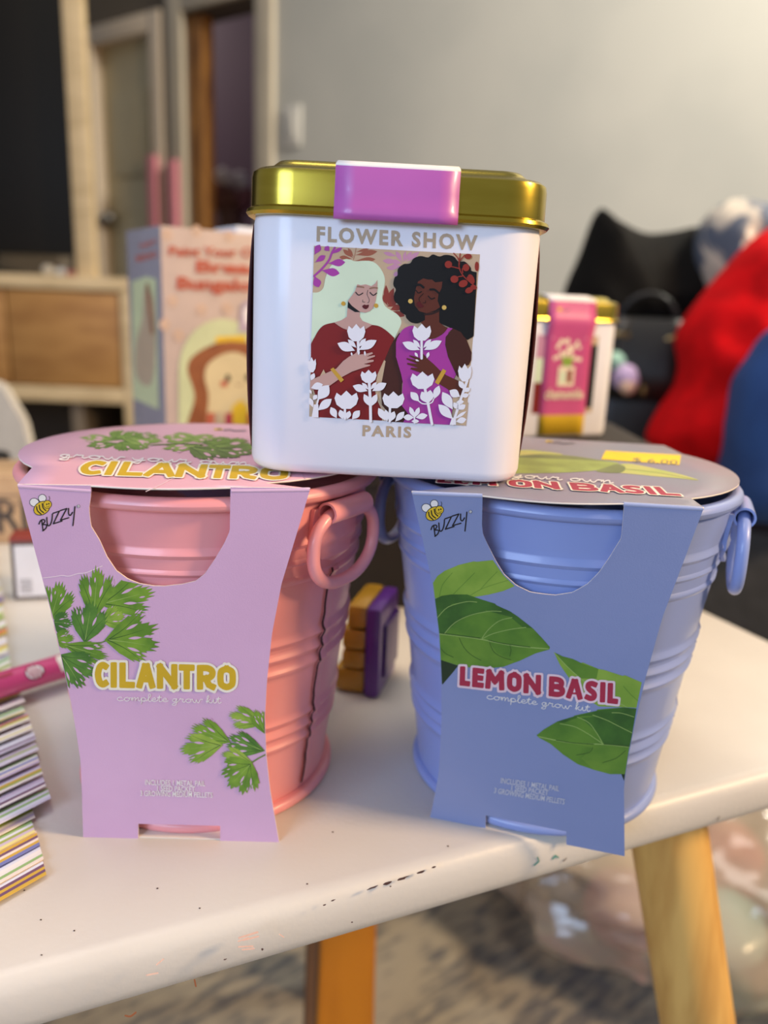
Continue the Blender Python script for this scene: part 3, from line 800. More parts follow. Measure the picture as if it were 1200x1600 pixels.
ZL, ZR = .1142, .1136
def P3(px, py, z): return tuple(atz(px, py, z))
kitL = dict(key='pink', c=(-.0600, .2560), zc=ZL, pail=m_pinkpail, card=m_pinkcard, cardtop=m_pinktop, paper=m_paper, gap=(70, 34, 34),
  label='pink metal pail in a lilac pink card sleeve printed CILANTRO', handles=(math.radians(-31), math.radians(149)), ring=(.0158, .0225),
  TL=P3(27, 757, ZL), TR=P3(484, 763, ZL), BL=P3(130, 1308, 0), BR=P3(436, 1316, 0),
  Lt=[(757, 27), (900, 65), (965, 82), (1025, 95), (1097, 111), (1150, 120), (1190, 126), (1240, 128), (1308, 130)],
  Rt=[(763, 485), (912, 440), (990, 425), (1065, 417), (1120, 414), (1180, 416), (1235, 422), (1316, 436)],
  cl=[(700, 142), (775, 142), (795, 139), (822, 142), (845, 156), (870, 167), (892, 182), (905, 200), (912, 218), (917, 248)],
  cr=[(700, 361), (830, 359), (850, 350), (875, 335), (897, 320), (908, 306), (913, 285), (917, 248.5)],
  slot=(216, 344), s_slot=.958, notch=(math.radians(225.8), math.radians(300 - 360)), fold=[(142, 766), (361, 766)], fold0=(28, 758.5), fold1=(483.5, 764.5), foldm=mat('pink_fold_highlight', (226, 186, 212), .2, coat=.5), bulge=.0025, bow=.0006, flapin=.0004, wall=(.0408, .0542))
kitR = dict(key='blue', c=(.0585, .2620), zc=ZR, pail=m_bluepail, card=m_bluecard, cardtop=m_bluetop, paper=m_paper, gap=(52, 56, 80),
  label='blue metal pail in a periwinkle card sleeve printed LEMON BASIL', handles=(math.radians(-20), math.radians(160)), ring=(.0158, .0245),
  TL=P3(643, 768, ZR), TR=P3(1100, 793, ZR), BL=P3(672, 1277, 0), BR=P3(976, 1339, -.0005),
  Lt=[(768, 643), (908, 675), (996, 686), (1073, 689.5), (1125, 690), (1202, 686), (1240, 680), (1277, 672)],
  Rt=[(793, 1100), (965, 1035), (1058, 1009), (1135, 991), (1192, 980), (1228, 975), (1338, 976)],
  cl=[(700, 754), (776, 754), (821, 753), (836, 755), (851, 762), (877, 775), (898, 788), (915, 807), (926, 830), (930.5, 866)],
  cr=[(700, 976), (793, 975), (841, 971), (872, 952), (895, 936), (913, 918), (926, 895), (930.5, 866.5)],
  slot=(759, 885), s_slot=.962, notch=(math.radians(232), math.radians(298 - 360)), fold=[(754, 774), (975, 787)], fold0=(644.5, 769.5), fold1=(1098.5, 794.5), foldm=mat('blue_fold_highlight', (166, 176, 212), .2, coat=.5), bulge=.0035, bow=.0004, flapin=.004, wall=(.0418, .0552), backpts=(31, 150, ((.1078, .3054), (.0527, .3120), (.012, .3165))))
kit1, slv1, top1, on1, ontop1, clamp1 = make_kit(kitL)
kit2, slv2, top2, on2, ontop2, clamp2 = make_kit(kitR)

# ---- print on the pink kit
P = Print(on1, clamp=clamp1); bee(P, 0, 0); P.done('bee_logo', slv1)
P = Print(on1, clamp=clamp1)
Z = lambda x, y: (70 + x * .15833, 870 + y * .15833)
bg = mat('lilac_print_gap', (212, 172, 204), .45)
P.stroke([Z(385, 860), Z(560, 845), Z(640, 815)], 2.2, g_stem); P.stroke([Z(395, 850), Z(440, 700), Z(470, 560)], 2.0, g_stem)
cilantro(P, Z(60, 620), Z(170, 235), .62, g_mid, bg, 1)
cilantro(P, Z(40, 640), Z(285, 660), .7, g_dark, bg, 12)
cilantro(P, Z(60, 820), Z(300, 800), .6, g_mid, bg, 13)
cilantro(P, Z(540, 470), Z(1090, 330), .5, g_mid, bg, 3)
cilantro(P, Z(480, 620), Z(525, 85), .46, g_mid, bg, 2)
cilantro(P, Z(560, 640), Z(800, 560), .7, g_light, bg, 14)
cilantro(P, Z(395, 850), Z(470, 420), .62, g_dark, bg, 4)
cilantro(P, Z(590, 820), Z(1150, 780), .62, g_mid, bg, 5, lobes=4)
cilantro(P, Z(180, 860), Z(640, 1000), .34, g_mid, bg, 6)
cilantro(P, Z(150, 960), Z(460, 1250), .74, g_dark, bg, 7, lobes=4)
Z = lambda x, y: (270 + x * .13333, 1090 + y * .13333)
P.stroke([Z(1085, 665), Z(1000, 710), Z(930, 755)], 2.4, g_stem)
cilantro(P, Z(1090, 300), Z(640, 190), .42, g_light, bg, 21)
cilantro(P, Z(1085, 420), Z(960, 130), .45, g_mid, bg, 27)
cilantro(P, Z(680, 520), Z(215, 330), .45, g_mid, bg, 22)
cilantro(P, Z(590, 550), Z(70, 610), .5, g_light, bg, 23)
cilantro(P, Z(1080, 620), Z(610, 490), .44, g_dark, bg, 24, lobes=4)
cilantro(P, Z(930, 750), Z(560, 640), .40, g_light, bg, 26)
cilantro(P, Z(930, 755), Z(640, 1060), .95, g_mid, bg, 25, lobes=5)
P.done('leaf_print', slv1)
m_yel = mat('mustard_ink', (206, 170, 34), .5); m_cream = mat('cream_ink', (238, 232, 214), .5); m_red = mat('crimson_ink', (172, 44, 72), .5); m_pinkedge = mat('pale_pink_ink', (232, 206, 214), .5)
P = Print(on1, lift=2.2e-4); Z7 = lambda x: 130 + x * .21667
hand(P, [(c, Z7(a), Z7(b)) for c, a, b in (('C', 85, 188), ('I', 194, 250), ('L', 262, 376), ('A', 385, 522), ('N', 532, 682), ('T', 690, 806), ('R', 820, 958), ('O', 968, 1102))],
     10.2, lambda x: 1033 + (x - 150) * .031, lambda x: 1073.5 + (x - 150) * .022, m_yel, m_cream, 3.6)
P.done('printed_title', slv1)
P = Print(on1, lift=2.4e-4); cursive(P, 'complete grow kit', (183, 1094), (346, 1098), 5.6, 1.1, m_white)
for t, a, b in (('INCLUDES 1 METAL PAIL', (227, 1225.5), (321, 1227.5)), ('1 SEED PACKET', (246, 1235), (305, 1236.3)), ('3 GROWING MEDIUM PELLETS', (219.5, 1242.5), (332.5, 1245.5))):
    P.text(t, a, b, 8.0, m_white, .012)
P.done('printed_text', slv1)
# top card
P = Print(ontop1, step=25); Zt = lambda x, y: (80 + x * .325, 660 + y * .325)
bgt = mat('pink_top_print_gap', (230, 178, 194), .45)
tl1 = greens('top_cilantro_light', (156, 178, 92), (130, 158, 72)); tl2 = greens('top_cilantro_mid', (126, 154, 70), (102, 134, 54)); tl3 = greens('top_cilantro_dark', (112, 134, 70), (92, 116, 56))
for (b, t, sp, mt, sd) in (((340, 84), (130, 72), .22, tl1, 31), ((330, 100), (160, 116), .26, tl2, 32), ((330, 92), (460, 130), .5, tl2, 33), ((300, 78), (430, 46), .5, tl2, 34), ((340, 72), (545, 92), .36, tl1, 35), ((380, 70), (520, 60), .3, tl2, 41),
                           ((720, 84), (530, 66), .36, tl1, 36), ((740, 106), (525, 128), .22, tl1, 37), ((660, 70), (800, 84), .4, tl1, 38), ((720, 95), (905, 96), .4, tl2, 42), ((660, 118), (880, 168), .34, tl3, 39), ((760, 112), (1000, 120), .5, tl2, 40), ((780, 128), (980, 150), .4, tl3, 43)):
    cilantro(P, Zt(*b), Zt(*t), sp * 1.9, mt, bgt, sd, flat=.30)
P.stroke([Zt(480, 108), Zt(600, 102), Zt(700, 104)], 1.4, g_stem)
P.done('leaf_print', top1)
P = Print(ontop1, lift=4e-4)
sk = lambda x, y: (x + .62 * (733 - y), y)
cursive(P, 'grow your own', (92, 714), (390, 727), 4.6, 1.5, m_white)
P.done('printed_script', top1)
def lidspace(onx, base, top, Hs, shear):
    return lambda x, v, l: onx(x + shear(x) * (base(x) - top(x)) * (1 - v / Hs), base(x) - (base(x) - top(x)) * (1 - v / Hs), l)
P = Print(lidspace(ontop1, lambda x: 741 + (x - 120) * .028, lambda x: 719 + (x - 120) * .034, 46, lambda x: .62 - .5 * (x - 120) / 330), lift=3e-4)
hand(P, [(c, 80 + a * .325, 80 + b * .325) for c, a, b in (('C', 122, 235), ('I', 240, 300), ('L', 315, 435), ('A', 440, 590), ('N', 592, 735), ('T', 742, 850), ('R', 855, 985), ('O', 1000, 1135))],
     12, lambda x: 0, lambda x: 46, m_yel, m_cream, 3.4)
P.done('printed_title', top1)
P = Print(ontop1, lift=2e-4); P.disc(341, 670.5, 7, m_bee, 1.6); P.up(); P.disc(343, 670.5, 3, m_black, .8); P.stroke([(350, 672.5), (358, 671), (366, 673.2), (384, 672.6)], 1.3, m_greyink)
P.done('bee_logo', top1)
P = Print(ontop1, lift=1e-4); cw = mat('card_crease', (238, 214, 222), .4)
P.stroke([(228, 768), (252, 757), (268, 748), (285, 744)], 1.0, cw); P.stroke([(478, 748), (470, 741)], 1.0, cw)
P.done('crease', top1)
P = Print(on1, lift=1e-4, clamp=clamp1); P.stroke([(66, 903), (84, 901), (97, 899), (108, 900), (122, 896), (135, 894.5), (160, 884)], 1.5, cw, sm=4); P.done('crease', slv1)

# ---- print on the blue kit
P = Print(on2, clamp=clamp2); bee(P, 2624 - 2624 + 2628 - 2571 + 2571 - 2571 + 2571 - 2628 + 2628, -6 + 37) if False else bee(P, 53 + 2571.4, -6 + 42.9); P.done('bee_logo', slv2)
b_light = greens('basil_light', (140, 172, 66), (122, 158, 56), 120); b_dark = greens('basil_dark', (66, 112, 40), (48, 90, 34), 120); b_mid = greens('basil_mid', (96, 138, 46), (76, 120, 40), 120)
b_low = greens('basil_low', (108, 146, 50), (88, 130, 44), 120); b_v = mat('basil_vein', (150, 178, 96), .5); b_vd = mat('basil_vein_dark', (52, 88, 32), .5); b_blk = mat('basil_shade', (30, 52, 30), .5)
P = Print(on2, clamp=clamp2); Z = lambda x, y: (670 + x / 6, 870 + y / 6)
P.poly([Z(*p) for p in ((20, 245), (80, 180), (150, 130), (260, 85), (270, 78), (420, 42), (450, 46), (600, 30), (700, 170), (805, 275), (700, 320), (560, 355), (440, 375), (250, 372), (40, 388))], b_light)
for s in ([(100, 370), (130, 260), (220, 150)], [(230, 350), (330, 250), (430, 150)], [(480, 310), (560, 220), (640, 140)], [(390, 360), (520, 290), (740, 220)]): P.stroke([Z(*p) for p in s], 1.0, b_low, sm=4)
P.up()
P.poly([Z(*p) for p in ((100, 965), (275, 1020), (220, 1090), (130, 1195), (118, 1190))], b_blk)
P.poly([Z(*p) for p in ((40, 395), (120, 365), (210, 352), (215, 358), (360, 352), (385, 372), (480, 395), (620, 438), (632, 452), (760, 510), (835, 560), (845, 575), (975, 670), (1060, 760), (1135, 845), (1130, 868), (1000, 905), (850, 975), (700, 1030), (560, 1045), (400, 1040), (280, 1020), (105, 965), (90, 720))], b_mid)
P.poly([Z(*p) for p in ((40, 395), (120, 365), (210, 352), (360, 352), (480, 395), (620, 438), (632, 452), (760, 510), (835, 560), (975, 670), (880, 660), (760, 560), (560, 510), (380, 420), (220, 440), (70, 560))], b_dark)
P.poly([Z(*p) for p in ((70, 560), (200, 455), (350, 420), (480, 425), (540, 510), (330, 570), (230, 640), (150, 720), (90, 720))], b_dark)
P.poly([Z(*p) for p in ((90, 725), (260, 740), (430, 768), (480, 772), (570, 800), (640, 900), (800, 985), (700, 1030), (560, 1045), (400, 1040), (280, 1020), (105, 965))], b_low)
for s in ([(90, 720), (260, 740), (480, 770), (640, 805), (850, 840), (1120, 862)],): P.stroke([Z(*p) for p in s], 1.5, b_v, sm=4)
P.up()
P.stroke([Z(90, 712), Z(300, 738), Z(480, 762)], 1.6, b_vd, sm=4); P.stroke([Z(560, 780), Z(700, 812), Z(950, 845)], 1.3, b_vd, sm=4)
for s in ([(80, 570), (180, 470), (350, 420), (450, 424)], [(150, 715), (240, 620), (380, 550), (560, 510), (680, 512)], [(500, 760), (560, 680), (660, 600), (780, 568)], [(500, 768), (600, 720), (760, 680), (910, 660)]): P.stroke([Z(*p) for p in s], 1.0, b_v, sm=4)
for s in ([(285, 760), (330, 850), (400, 920), (490, 970)], [(570, 805), (610, 890), (690, 940), (770, 965)], [(95, 830), (150, 900), (230, 940)], [(760, 830), (770, 870), (760, 930)]): P.stroke([Z(*p) for p in s], 1.0, b_vd, sm=4)
P.up(); Z = lambda x, y: (830 + x * .15, 1000 + y * .15)
P.poly([Z(*p) for p in ((235, 125), (330, 170), (430, 195), (520, 238), (535, 232), (700, 300), (760, 310), (950, 372), (975, 365), (1150, 440), (1095, 705), (980, 700), (700, 690), (500, 560), (390, 390), (300, 260))], b_light)
P.poly([Z(*p) for p in ((235, 125), (330, 170), (430, 195), (520, 238), (700, 300), (680, 400), (520, 400), (370, 270))], b_mid)
P.stroke([Z(*p) for p in ((240, 130), (380, 280), (540, 420), (700, 540), (1000, 700))], 1.1, b_v, sm=4); P.stroke([Z(960, 480), Z(1040, 570), Z(1110, 630)], 1.0, b_low)
P.up()
P.poly([Z(*p) for p in ((935, 1390), (990, 1390), (980, 1467))], b_blk)
P.poly([Z(*p) for p in ((55, 990), (130, 930), (265, 850), (275, 845), (440, 795), (450, 785), (680, 735), (690, 722), (960, 700), (1095, 712), (1020, 1100), (990, 1395), (820, 1395), (650, 1350), (480, 1290), (330, 1190), (200, 1080), (80, 1015))], b_mid)
P.poly([Z(*p) for p in ((265, 850), (440, 795), (680, 735), (960, 700), (1095, 712), (1060, 960), (880, 880), (700, 790), (520, 790), (340, 860))], b_dark)
P.poly([Z(*p) for p in ((700, 790), (880, 880), (1060, 960), (1030, 1100), (760, 1080), (680, 960), (520, 810))], b_dark)
P.poly([Z(*p) for p in ((400, 1070), (740, 1085), (1020, 1115), (990, 1395), (820, 1395), (650, 1350), (520, 1230), (640, 1120))], b_low)
P.stroke([Z(*p) for p in ((80, 1005), (300, 1050), (500, 1075), (760, 1085), (1020, 1112))], 1.5, b_v, sm=4); P.up()
P.stroke([Z(260, 1040), Z(450, 1070), Z(650, 1082)], 1.2, b_vd, sm=3); P.stroke([Z(760, 1080), Z(900, 1092), Z(1020, 1106)], 1.6, b_vd, sm=3)
for s in ([(745, 1080), (690, 980), (600, 860), (480, 800)], [(740, 1075), (600, 980), (450, 900), (300, 870)], [(1050, 965), (900, 890), (780, 830), (640, 780)], [(1070, 800), (940, 760), (840, 755)]): P.stroke([Z(*p) for p in s], 1.0, b_v, sm=4)
for s in ([(640, 1120), (600, 1170), (470, 1195)], [(980, 1150), (880, 1230), (740, 1275)]): P.stroke([Z(*p) for p in s], 1.0, b_vd, sm=4)
P.done('leaf_print', slv2)
P = Print(on2, lift=2.0e-4); Z3 = lambda x: 700 + x * .23333
hand(P, [(c, Z3(a), Z3(b)) for c, a, b in (('L', 76, 148), ('E', 160, 240), ('M', 248, 378), ('O', 393, 492), ('N', 504, 622), ('B', 674, 782), ('A', 792, 902), ('S', 916, 1002), ('I', 1012, 1060), ('L', 1068, 1142))],
     8.6, lambda x: 1040 + (x - 718) * .112, lambda x: 1070.5 + (x - 718) * .119, m_red, m_pinkedge, 3.3, lambda x, y: (x + .03 * (1070 - y), y))
P.done('printed_title', slv2)
P = Print(on2, lift=2.4e-4); cursive(P, 'complete grow kit', (760, 1091), (922, 1111), 5.6, 1.1, m_white)
m_dimwhite = mat('pale_grey_ink', (206, 206, 214), .5)
for t, a, b in (('INCLUDES 1 METAL PAIL', (782, 1222.5), (873, 1235.5)), ('1 SEED PACKET', (798.5, 1234), (856, 1242)), ('3 GROWING MEDIUM PELLETS', (771.5, 1238), (881.5, 1256))):
    P.text(t, a, b, 8.0, m_dimwhite, .012)
P.done('printed_text', slv2)
P = Print(ontop2); Zt = lambda x, y: (800 + x * .31667, 680 + y * .31667)
t_l = greens('top_leaf_light', (178, 190, 96), (196, 190, 110), 90); t_m = greens('top_leaf_mid', (160, 176, 88), (138, 150, 74), 90); t_d = greens('top_leaf_dark', (126, 134, 78), (110, 118, 70), 90)
P.smooth([Zt(*p) for p in ((-120, 150), (-60, 110), (30, 75), (140, 78), (250, 96), (150, 120), (0, 140))], t_l)
P.smooth([Zt(*p) for p in ((-140, 140), (-20, 105), (60, 98), (160, 92), (300, 102), (420, 120), (530, 140), (440, 168), (340, 180), (200, 186), (60, 188), (-60, 184))], t_m)
P.smooth([Zt(*p) for p in ((-20, 110), (60, 100), (160, 94), (300, 103), (420, 121), (500, 135), (400, 125), (280, 120), (120, 112))], t_d)
P.smooth([Zt(*p) for p in ((420, 178), (480, 155), (560, 140), (640, 150), (740, 172), (840, 195), (920, 222), (820, 212), (700, 202), (560, 188))], t_l)
P.smooth([Zt(*p) for p in ((415, 178), (470, 156), (520, 142), (560, 160), (530, 186))], t_d)
P.stroke([Zt(540, 165), Zt(720, 185), Zt(915, 221)], .7, t_d, sm=4)
P.done('leaf_print', top2)
P = Print(ontop2, lift=4e-4)
cursive(P, 'grow your own', (700, 739), (958, 755), 4.0, 1.4, m_white); P.done('printed_script', top2)
zz3 = lambda x: 800 + x * .31667
P = Print(lidspace(ontop2, lambda x: 760.5 + (x - 800) * .055, lambda x: 749 + (x - 800) * .048, 46, lambda x: -.2 - .9 * (x - 800) / 270), lift=3e-4)
hand(P, [(c, zz3(a), zz3(b)) for c, a, b in (('L', -370, -300), ('E', -285, -205), ('M', -195, -75), ('O', -12, 104), ('N', 112, 240), ('B', 300, 430), ('A', 440, 560), ('S', 565, 665), ('I', 672, 728), ('L', 735, 840))],
     11.5, lambda x: 0, lambda x: 46, m_red, m_cream, 3.0)
P.done('printed_title', top2)
P = Print(ontop2, lift=2e-4); P.disc(858, 689.5, 6, m_bee, 1.6); P.up(); P.disc(859, 690, 3, m_black, 1.0); P.stroke([(864, 692), (872, 690.5), (880, 693), (897, 692)], 1.6, m_greyink)
P.done('bee_logo', top2)
# yellow price sticker on the blue kit's top card
P = Print(ontop2, lift=1.5e-4); m_sticker = mat('yellow_sticker', (252, 212, 20), .5)
P.poly([Zt(*p) for p in ((462, 76), (834, 98), (826, 146), (440, 118))], m_sticker); 
P.text('$ 6.00', (988, 721.5), (1058, 726), 6.5, m_greyink, .0, (.25, -1))
P.done('price_sticker', top2)

# ------------------------------------------------------------------ tea tins
m_tin = mat('white_tin_paint', (234, 233, 240), .3, spec=.35, c2=(232, 231, 239), scale=10, coat=.1)
m_gold = mat('gold_lid', (180, 160, 64), .24, 1.0, c2=(172, 152, 58), scale=40, stretch=(1, 1, 8))
HW, RC = .0387, .012
def make_tin(M4, label, band):
    root = empty('tea_tin', M4.translation.to_tuple()); tag(root, label, 'tin')
    T = lambda x, y, z: M4 @ Vector((x, y, z))
    def lo(specs, mt, name, par=root):
        bm = bmesh.new()
        loft(bm, [[T(x, y, z) for x, y in rrect(HW - i, HW - i, max(.003, RC - i), 10)] for i, z in specs])
        return link(name, bm, mt, par)
    body = lo([(.0035, 0), (.0018, .0004), (.0006, .0014), (0, .0032), (0, .03), (0, .066), (.0006, .0692)], m_tin, 'tin_body')
    lid = lo([(.0002, .0678), (-.0016, .0680), (-.0022, .0688), (-.0019, .0697), (-.0008, .0703), (-.0007, .0775), (-.0004, .0789), (.0008, .0797), (.0030, .0799), (.0040, .0800), (.0052, .0811), (.0064, .0820), (.0085, .0824)], m_gold, 'tin_lid')
    return root, body, lid, T
psi, tilt = -.0037, .0134
M1 = Matrix.Translation((-.0003, .2149 + HW, .11505)) @ Matrix.Rotation(psi, 4, 'Z') @ Matrix.Rotation(tilt, 4, 'Y')
tin1, body1, lid1, T1 = make_tin(M1, 'white tea tin with gold lid balanced across both pails, printed FLOWER SHOW', 0)
n1_ = (M1.to_3x3() @ Vector((0, -1, 0))); p1_ = T1(0, -HW, 0)
onf = lambda px, py, lf=0: atplane(px, py, p1_ + n1_ * lf, n1_)
def bandmesh(T, x0, x1, segs, par, name='label_band'):
    """paper band folded over the lid: segs is a list of (y, z, material index) going down the front"""
    bm = bmesh.new(); th = .0003
    rows = [[T(x0 + (x1 - x0) * j / 6, y, z) for j in range(7)] for y, z, _ in segs]
    V = [[bm.verts.new(p) for p in r] for r in rows]
    for i in range(len(V) - 1):
        for j in range(6): bm.faces.new((V[i][j], V[i][j + 1], V[i + 1][j + 1], V[i + 1][j])).material_index = segs[i + 1][2]
    bmesh.ops.recalc_face_normals(bm, faces=bm.faces[:])
    return bm
m_orchid = mat('orchid_band', (188, 96, 176), .38, c2=(184, 92, 172), scale=40, coat=.15); m_bandw = mat('white_band_paper', (240, 234, 232), .5)
yo = -HW - .0009
lb = Vector((M1.inverted() @ onf(519, 330))); rb = Vector((M1.inverted() @ onf(719, 330)))
zb_ = (M1.inverted() @ atplane(620, 347, T1(0, yo - .0016, 0), n1_)).z; zt_ = (M1.inverted() @ atplane(620, 263, T1(0, yo, 0), n1_)).z
bm = bandmesh(T1, lb.x + .0006, rb.x - .0006, [(HW + .0026, .066, 0), (HW + .0026, .0705, 0), (HW + .0012, .0795, 0), (.030, .0829, 1), (-.030, .0829, 1), (-HW + .0050, .0822, 1), (yo, .0806, 1), (yo - .0002, zt_, 1), (yo - .0006, .0745, 0), (yo - .0016, .0705, 0), (yo - .0021, .069, 0), (yo - .0019, zb_, 0)], None)
o = link('label_band', bm, [m_orchid, m_bandw], tin1); sm = o.modifiers.new('paper', 'SOLIDIFY'); sm.thickness = .0003; sm.material_offset_rim = 1
# printed face
m_gold_ink = mat('taupe_gold_ink', (182, 160, 134), .4); P = Print(onf, lift=6e-5)
P.text('FLOWER SHOW', (494.5, 376), (746, 390.5), 21.5, m_gold_ink, .04, (.02, -1), 1.25); P.text('PARIS', (566, 680.5), (642.5, 683.5), 15.5, m_gold_ink, .04, (.03, -1), 1.25)
P.done('printed_title', body1)
ink = lambda n, c: mat('ink_' + n, c, .5, spec=.3)
P = Print(onf, lift=6e-5, inc=2e-5, step=40)
i_tan = ink('tan', (196, 170, 140)); i_pur = ink('purple', (168, 62, 160)); i_brn = ink('brown', (160, 92, 68)); i_mau = ink('mauve', (196, 140, 170)); i_rus = ink('rust', (140, 58, 46))
i_blo = ink('blonde', (214, 232, 204)); i_ski = ink('skin_fair', (196, 156, 146)); i_red = ink('dress_red', (126, 26, 26)); i_blk = ink('black', (10, 9, 11)); i_drk = ink('skin_dark', (92, 42, 28)); i_drk2 = ink('skin_deep', (70, 32, 24))
i_dre = ink('dress_purple', (166, 58, 152)); i_gld = ink('bracelet_gold', (200, 156, 56)); i_lip = ink('lip', (86, 16, 22)); i_brow = ink('brow', (150, 112, 92)); i_cor = ink('coral', (142, 46, 36))
a_ = lambda x, y: (480 + x * .116667, 380 + y * .116667); b_ = lambda x, y: (610 + x * .125, 380 + y * .125); c_ = lambda x, y: (480 + x * .116667, 520 + y * .116667); d_ = lambda x, y: (600 + x * .125, 520 + y * .125)
mp_ = lambda f, l: [f(*p) for p in l]
P.poly([(490.5, 384), (750, 397.5), (727.5, 665), (483, 650.7)], i_tan)
for p0, p1, wd, mt in (((620, 200), (480, 85), 60, i_brn), ((625, 190), (545, 65), 42, i_brn), ((640, 160), (940, 110), 80, i_brn), ((640, 235), (915, 215), 70, i_brn), ((650, 120), (830, 75), 40, i_brn), ((600, 210), (430, 185), 60, i_brn)):
    P.lens(a_(*p0), a_(*p1), wd * .1167, mt, .62)
P.stroke(mp_(a_, [(655, 65), (640, 150), (620, 220)]), .9, i_brn)
for p0, p1, wd in (((1200, 175), (1020, 125), 52), ((1220, 250), (1010, 235), 70), ((1230, 330), (1060, 330), 60), ((1260, 420), (1150, 420), 60)): P.lens(a_(*p0), a_(*p1), wd * .1167, i_mau, .6)
for p0, p1, wd in (((160, 240), (190, 100), 40), ((150, 240), (70, 100), 55), ((170, 230), (270, 105), 45), ((190, 235), (360, 110), 60), ((150, 255), (10, 220), 60), ((140, 290), (0, 290), 60), ((120, 380), (40, 390), 60)): P.lens(b_(*p0), b_(*p1), wd * .125, i_mau, .6)
for p0, p1, wd in (((1065, 830), (1055, 560), 70), ((1070, 830), (1020, 690), 60), ((1075, 800), (1160, 600), 70), ((1075, 830), (1180, 690), 60), ((1070, 850), (1200, 790), 60), ((1110, 890), (1290, 850), 70)): P.lens(a_(*p0), a_(*p1), wd * .1167, i_rus, .55)
for p0, p1, wd in (((-40, 790), (40, 560), 60), ((-20, 800), (60, 690), 60), ((0, 830), (120, 780), 70), ((20, 850), (180, 910), 70)): P.lens(b_(*p0), b_(*p1), wd * .125, i_rus, .6)
P.up()
P.poly(mp_(a_, catmull([(75, 660), (150, 655), (215, 600), (250, 450), (330, 290), (500, 215), (580, 222), (640, 242), (760, 235), (870, 245), (960, 310), (1025, 420), (1040, 520), (1015, 650), (1005, 740), (1050, 850), (1190, 940), (1250, 1010), (1258, 1080), (1215, 1180), (1170, 1275)], False, 4)) + mp_(c_, [(1100, 160), (600, 300), (70, 300), (55, 60)]), i_blo)
for p0, p1, wd in (((270, 270), (510, 255), 100), ((180, 360), (435, 405), 110), ((95, 430), (155, 590), 110), ((100, 260), (245, 165), 75), ((95, 160), (170, 20), 90), ((300, 110), (240, 45), 80), ((310, 150), (470, 60), 50)): P.lens(a_(*p0), a_(*p1), wd * .1167, i_pur, .64)
P.stroke(mp_(a_, [(92, 440), (200, 340), (290, 230), (330, 130), (370, 60)]), 3.2, i_pur, sm=4); P.up()
P.poly(mp_(d_, [(190, 0), (140, 70), (90, 130), (20, 300), (0, 440), (-40, 700), (-20, 1000), (40, 1110), (240, 1120), (300, 1010), (215, 900), (225, 640), (300, 400), (300, 60)]), i_drk2)
P.poly(mp_(a_, catmull([(85, 1286), (150, 1170), (230, 1095), (360, 1062)], False, 4) + catmull([(360, 1062), (460, 1130), (540, 1160), (660, 1185), (780, 1150), (870, 1095)], False, 4)[1:] + catmull([(870, 1095), (960, 1110), (1060, 1170), (1170, 1270)], False, 4)[1:])
       + mp_(c_, [(1105, 200), (1050, 330), (1040, 365), (940, 560), (920, 650), (905, 750), (960, 900), (1000, 1000), (1000, 1175), (150, 1130), (130, 900), (50, 650), (50, 150), (95, 60)]), i_red)
P.poly(mp_(c_, [(1030, 365), (1050, 380), (1000, 650), (950, 760), (905, 750), (940, 560)]), i_tan, False); P.poly(mp_(c_, [(905, 750), (960, 760), (950, 850), (985, 950), (1060, 1040), (1020, 1170), (985, 1100), (985, 1000), (935, 900)]), i_tan)
P.poly(mp_(a_, [(540, 850), (530, 985), (460, 1030), (360, 1062), (460, 1130), (540, 1163), (660, 1188), (780, 1153), (872, 1092), (740, 1040), (705, 985), (705, 915), (620, 860)]), i_ski)
P.poly(mp_(a_, [(545, 770), (600, 700), (640, 640), (670, 550), (720, 562), (780, 550), (860, 575), (910, 540), (938, 490), (940, 620), (915, 780), (880, 870), (840, 910), (780, 930), (700, 920), (600, 850)]), i_ski)
P.poly(mp_(a_, [(545, 775), (600, 840), (710, 922), (640, 922), (540, 862)]), i_blk)
P.stroke(mp_(a_, [(650, 658), (690, 695), (745, 668)]), 1.6, i_blk, sm=4); P.stroke(mp_(a_, [(842, 660), (885, 698), (930, 668)]), 1.6, i_blk, sm=4)
P.stroke(mp_(a_, [(672, 580), (715, 583), (755, 592)]), 2.4, i_brow, sm=3); P.stroke(mp_(a_, [(842, 606), (890, 595), (936, 600)]), 2.4, i_brow, sm=3)
P.stroke(mp_(a_, [(812, 630), (804, 690), (832, 755), (822, 795), (806, 795)]), .7, i_blk, sm=4); P.stroke(mp_(a_, [(746, 758), (744, 785), (775, 788)]), .7, i_blk, sm=3)
P.smooth(mp_(a_, [(738, 842), (765, 822), (790, 828), (825, 825), (818, 862), (785, 884), (750, 868)]), i_lip)
for q in ((483, 808), (922, 836)): P.disc(*a_(*q), 3.4, i_gld)
P.up()
# the other sitter
P.poly(mp_(b_, catmull([(190, 900), (120, 850), (112, 785), (50, 720), (45, 640), (68, 580), (36, 520), (52, 430), (88, 400), (95, 320), (165, 262), (245, 252), (290, 190), (380, 160), (470, 178), (530, 140), (612, 165), (690, 145), (790, 165), (850, 230), (930, 230), (1000, 300), (1012, 345), (1078, 362)], False, 4)) + mp_(b_, [(1070, 600), (1040, 1160)]) + mp_(d_, [(1112, 50), (1045, 88), (960, 60)]) + mp_(b_, [(800, 1080), (640, 1010), (430, 960)]) + mp_(b_, catmull([(430, 960), (340, 1000), (250, 985), (195, 930)], False, 4)), i_blk)
P.poly(mp_(b_, [(345, 480), (410, 440), (470, 455), (520, 455), (560, 490), (650, 480), (640, 560), (600, 640), (590, 720), (620, 800), (560, 840), (450, 875), (360, 850), (305, 780), (295, 680), (320, 560)]), i_drk)
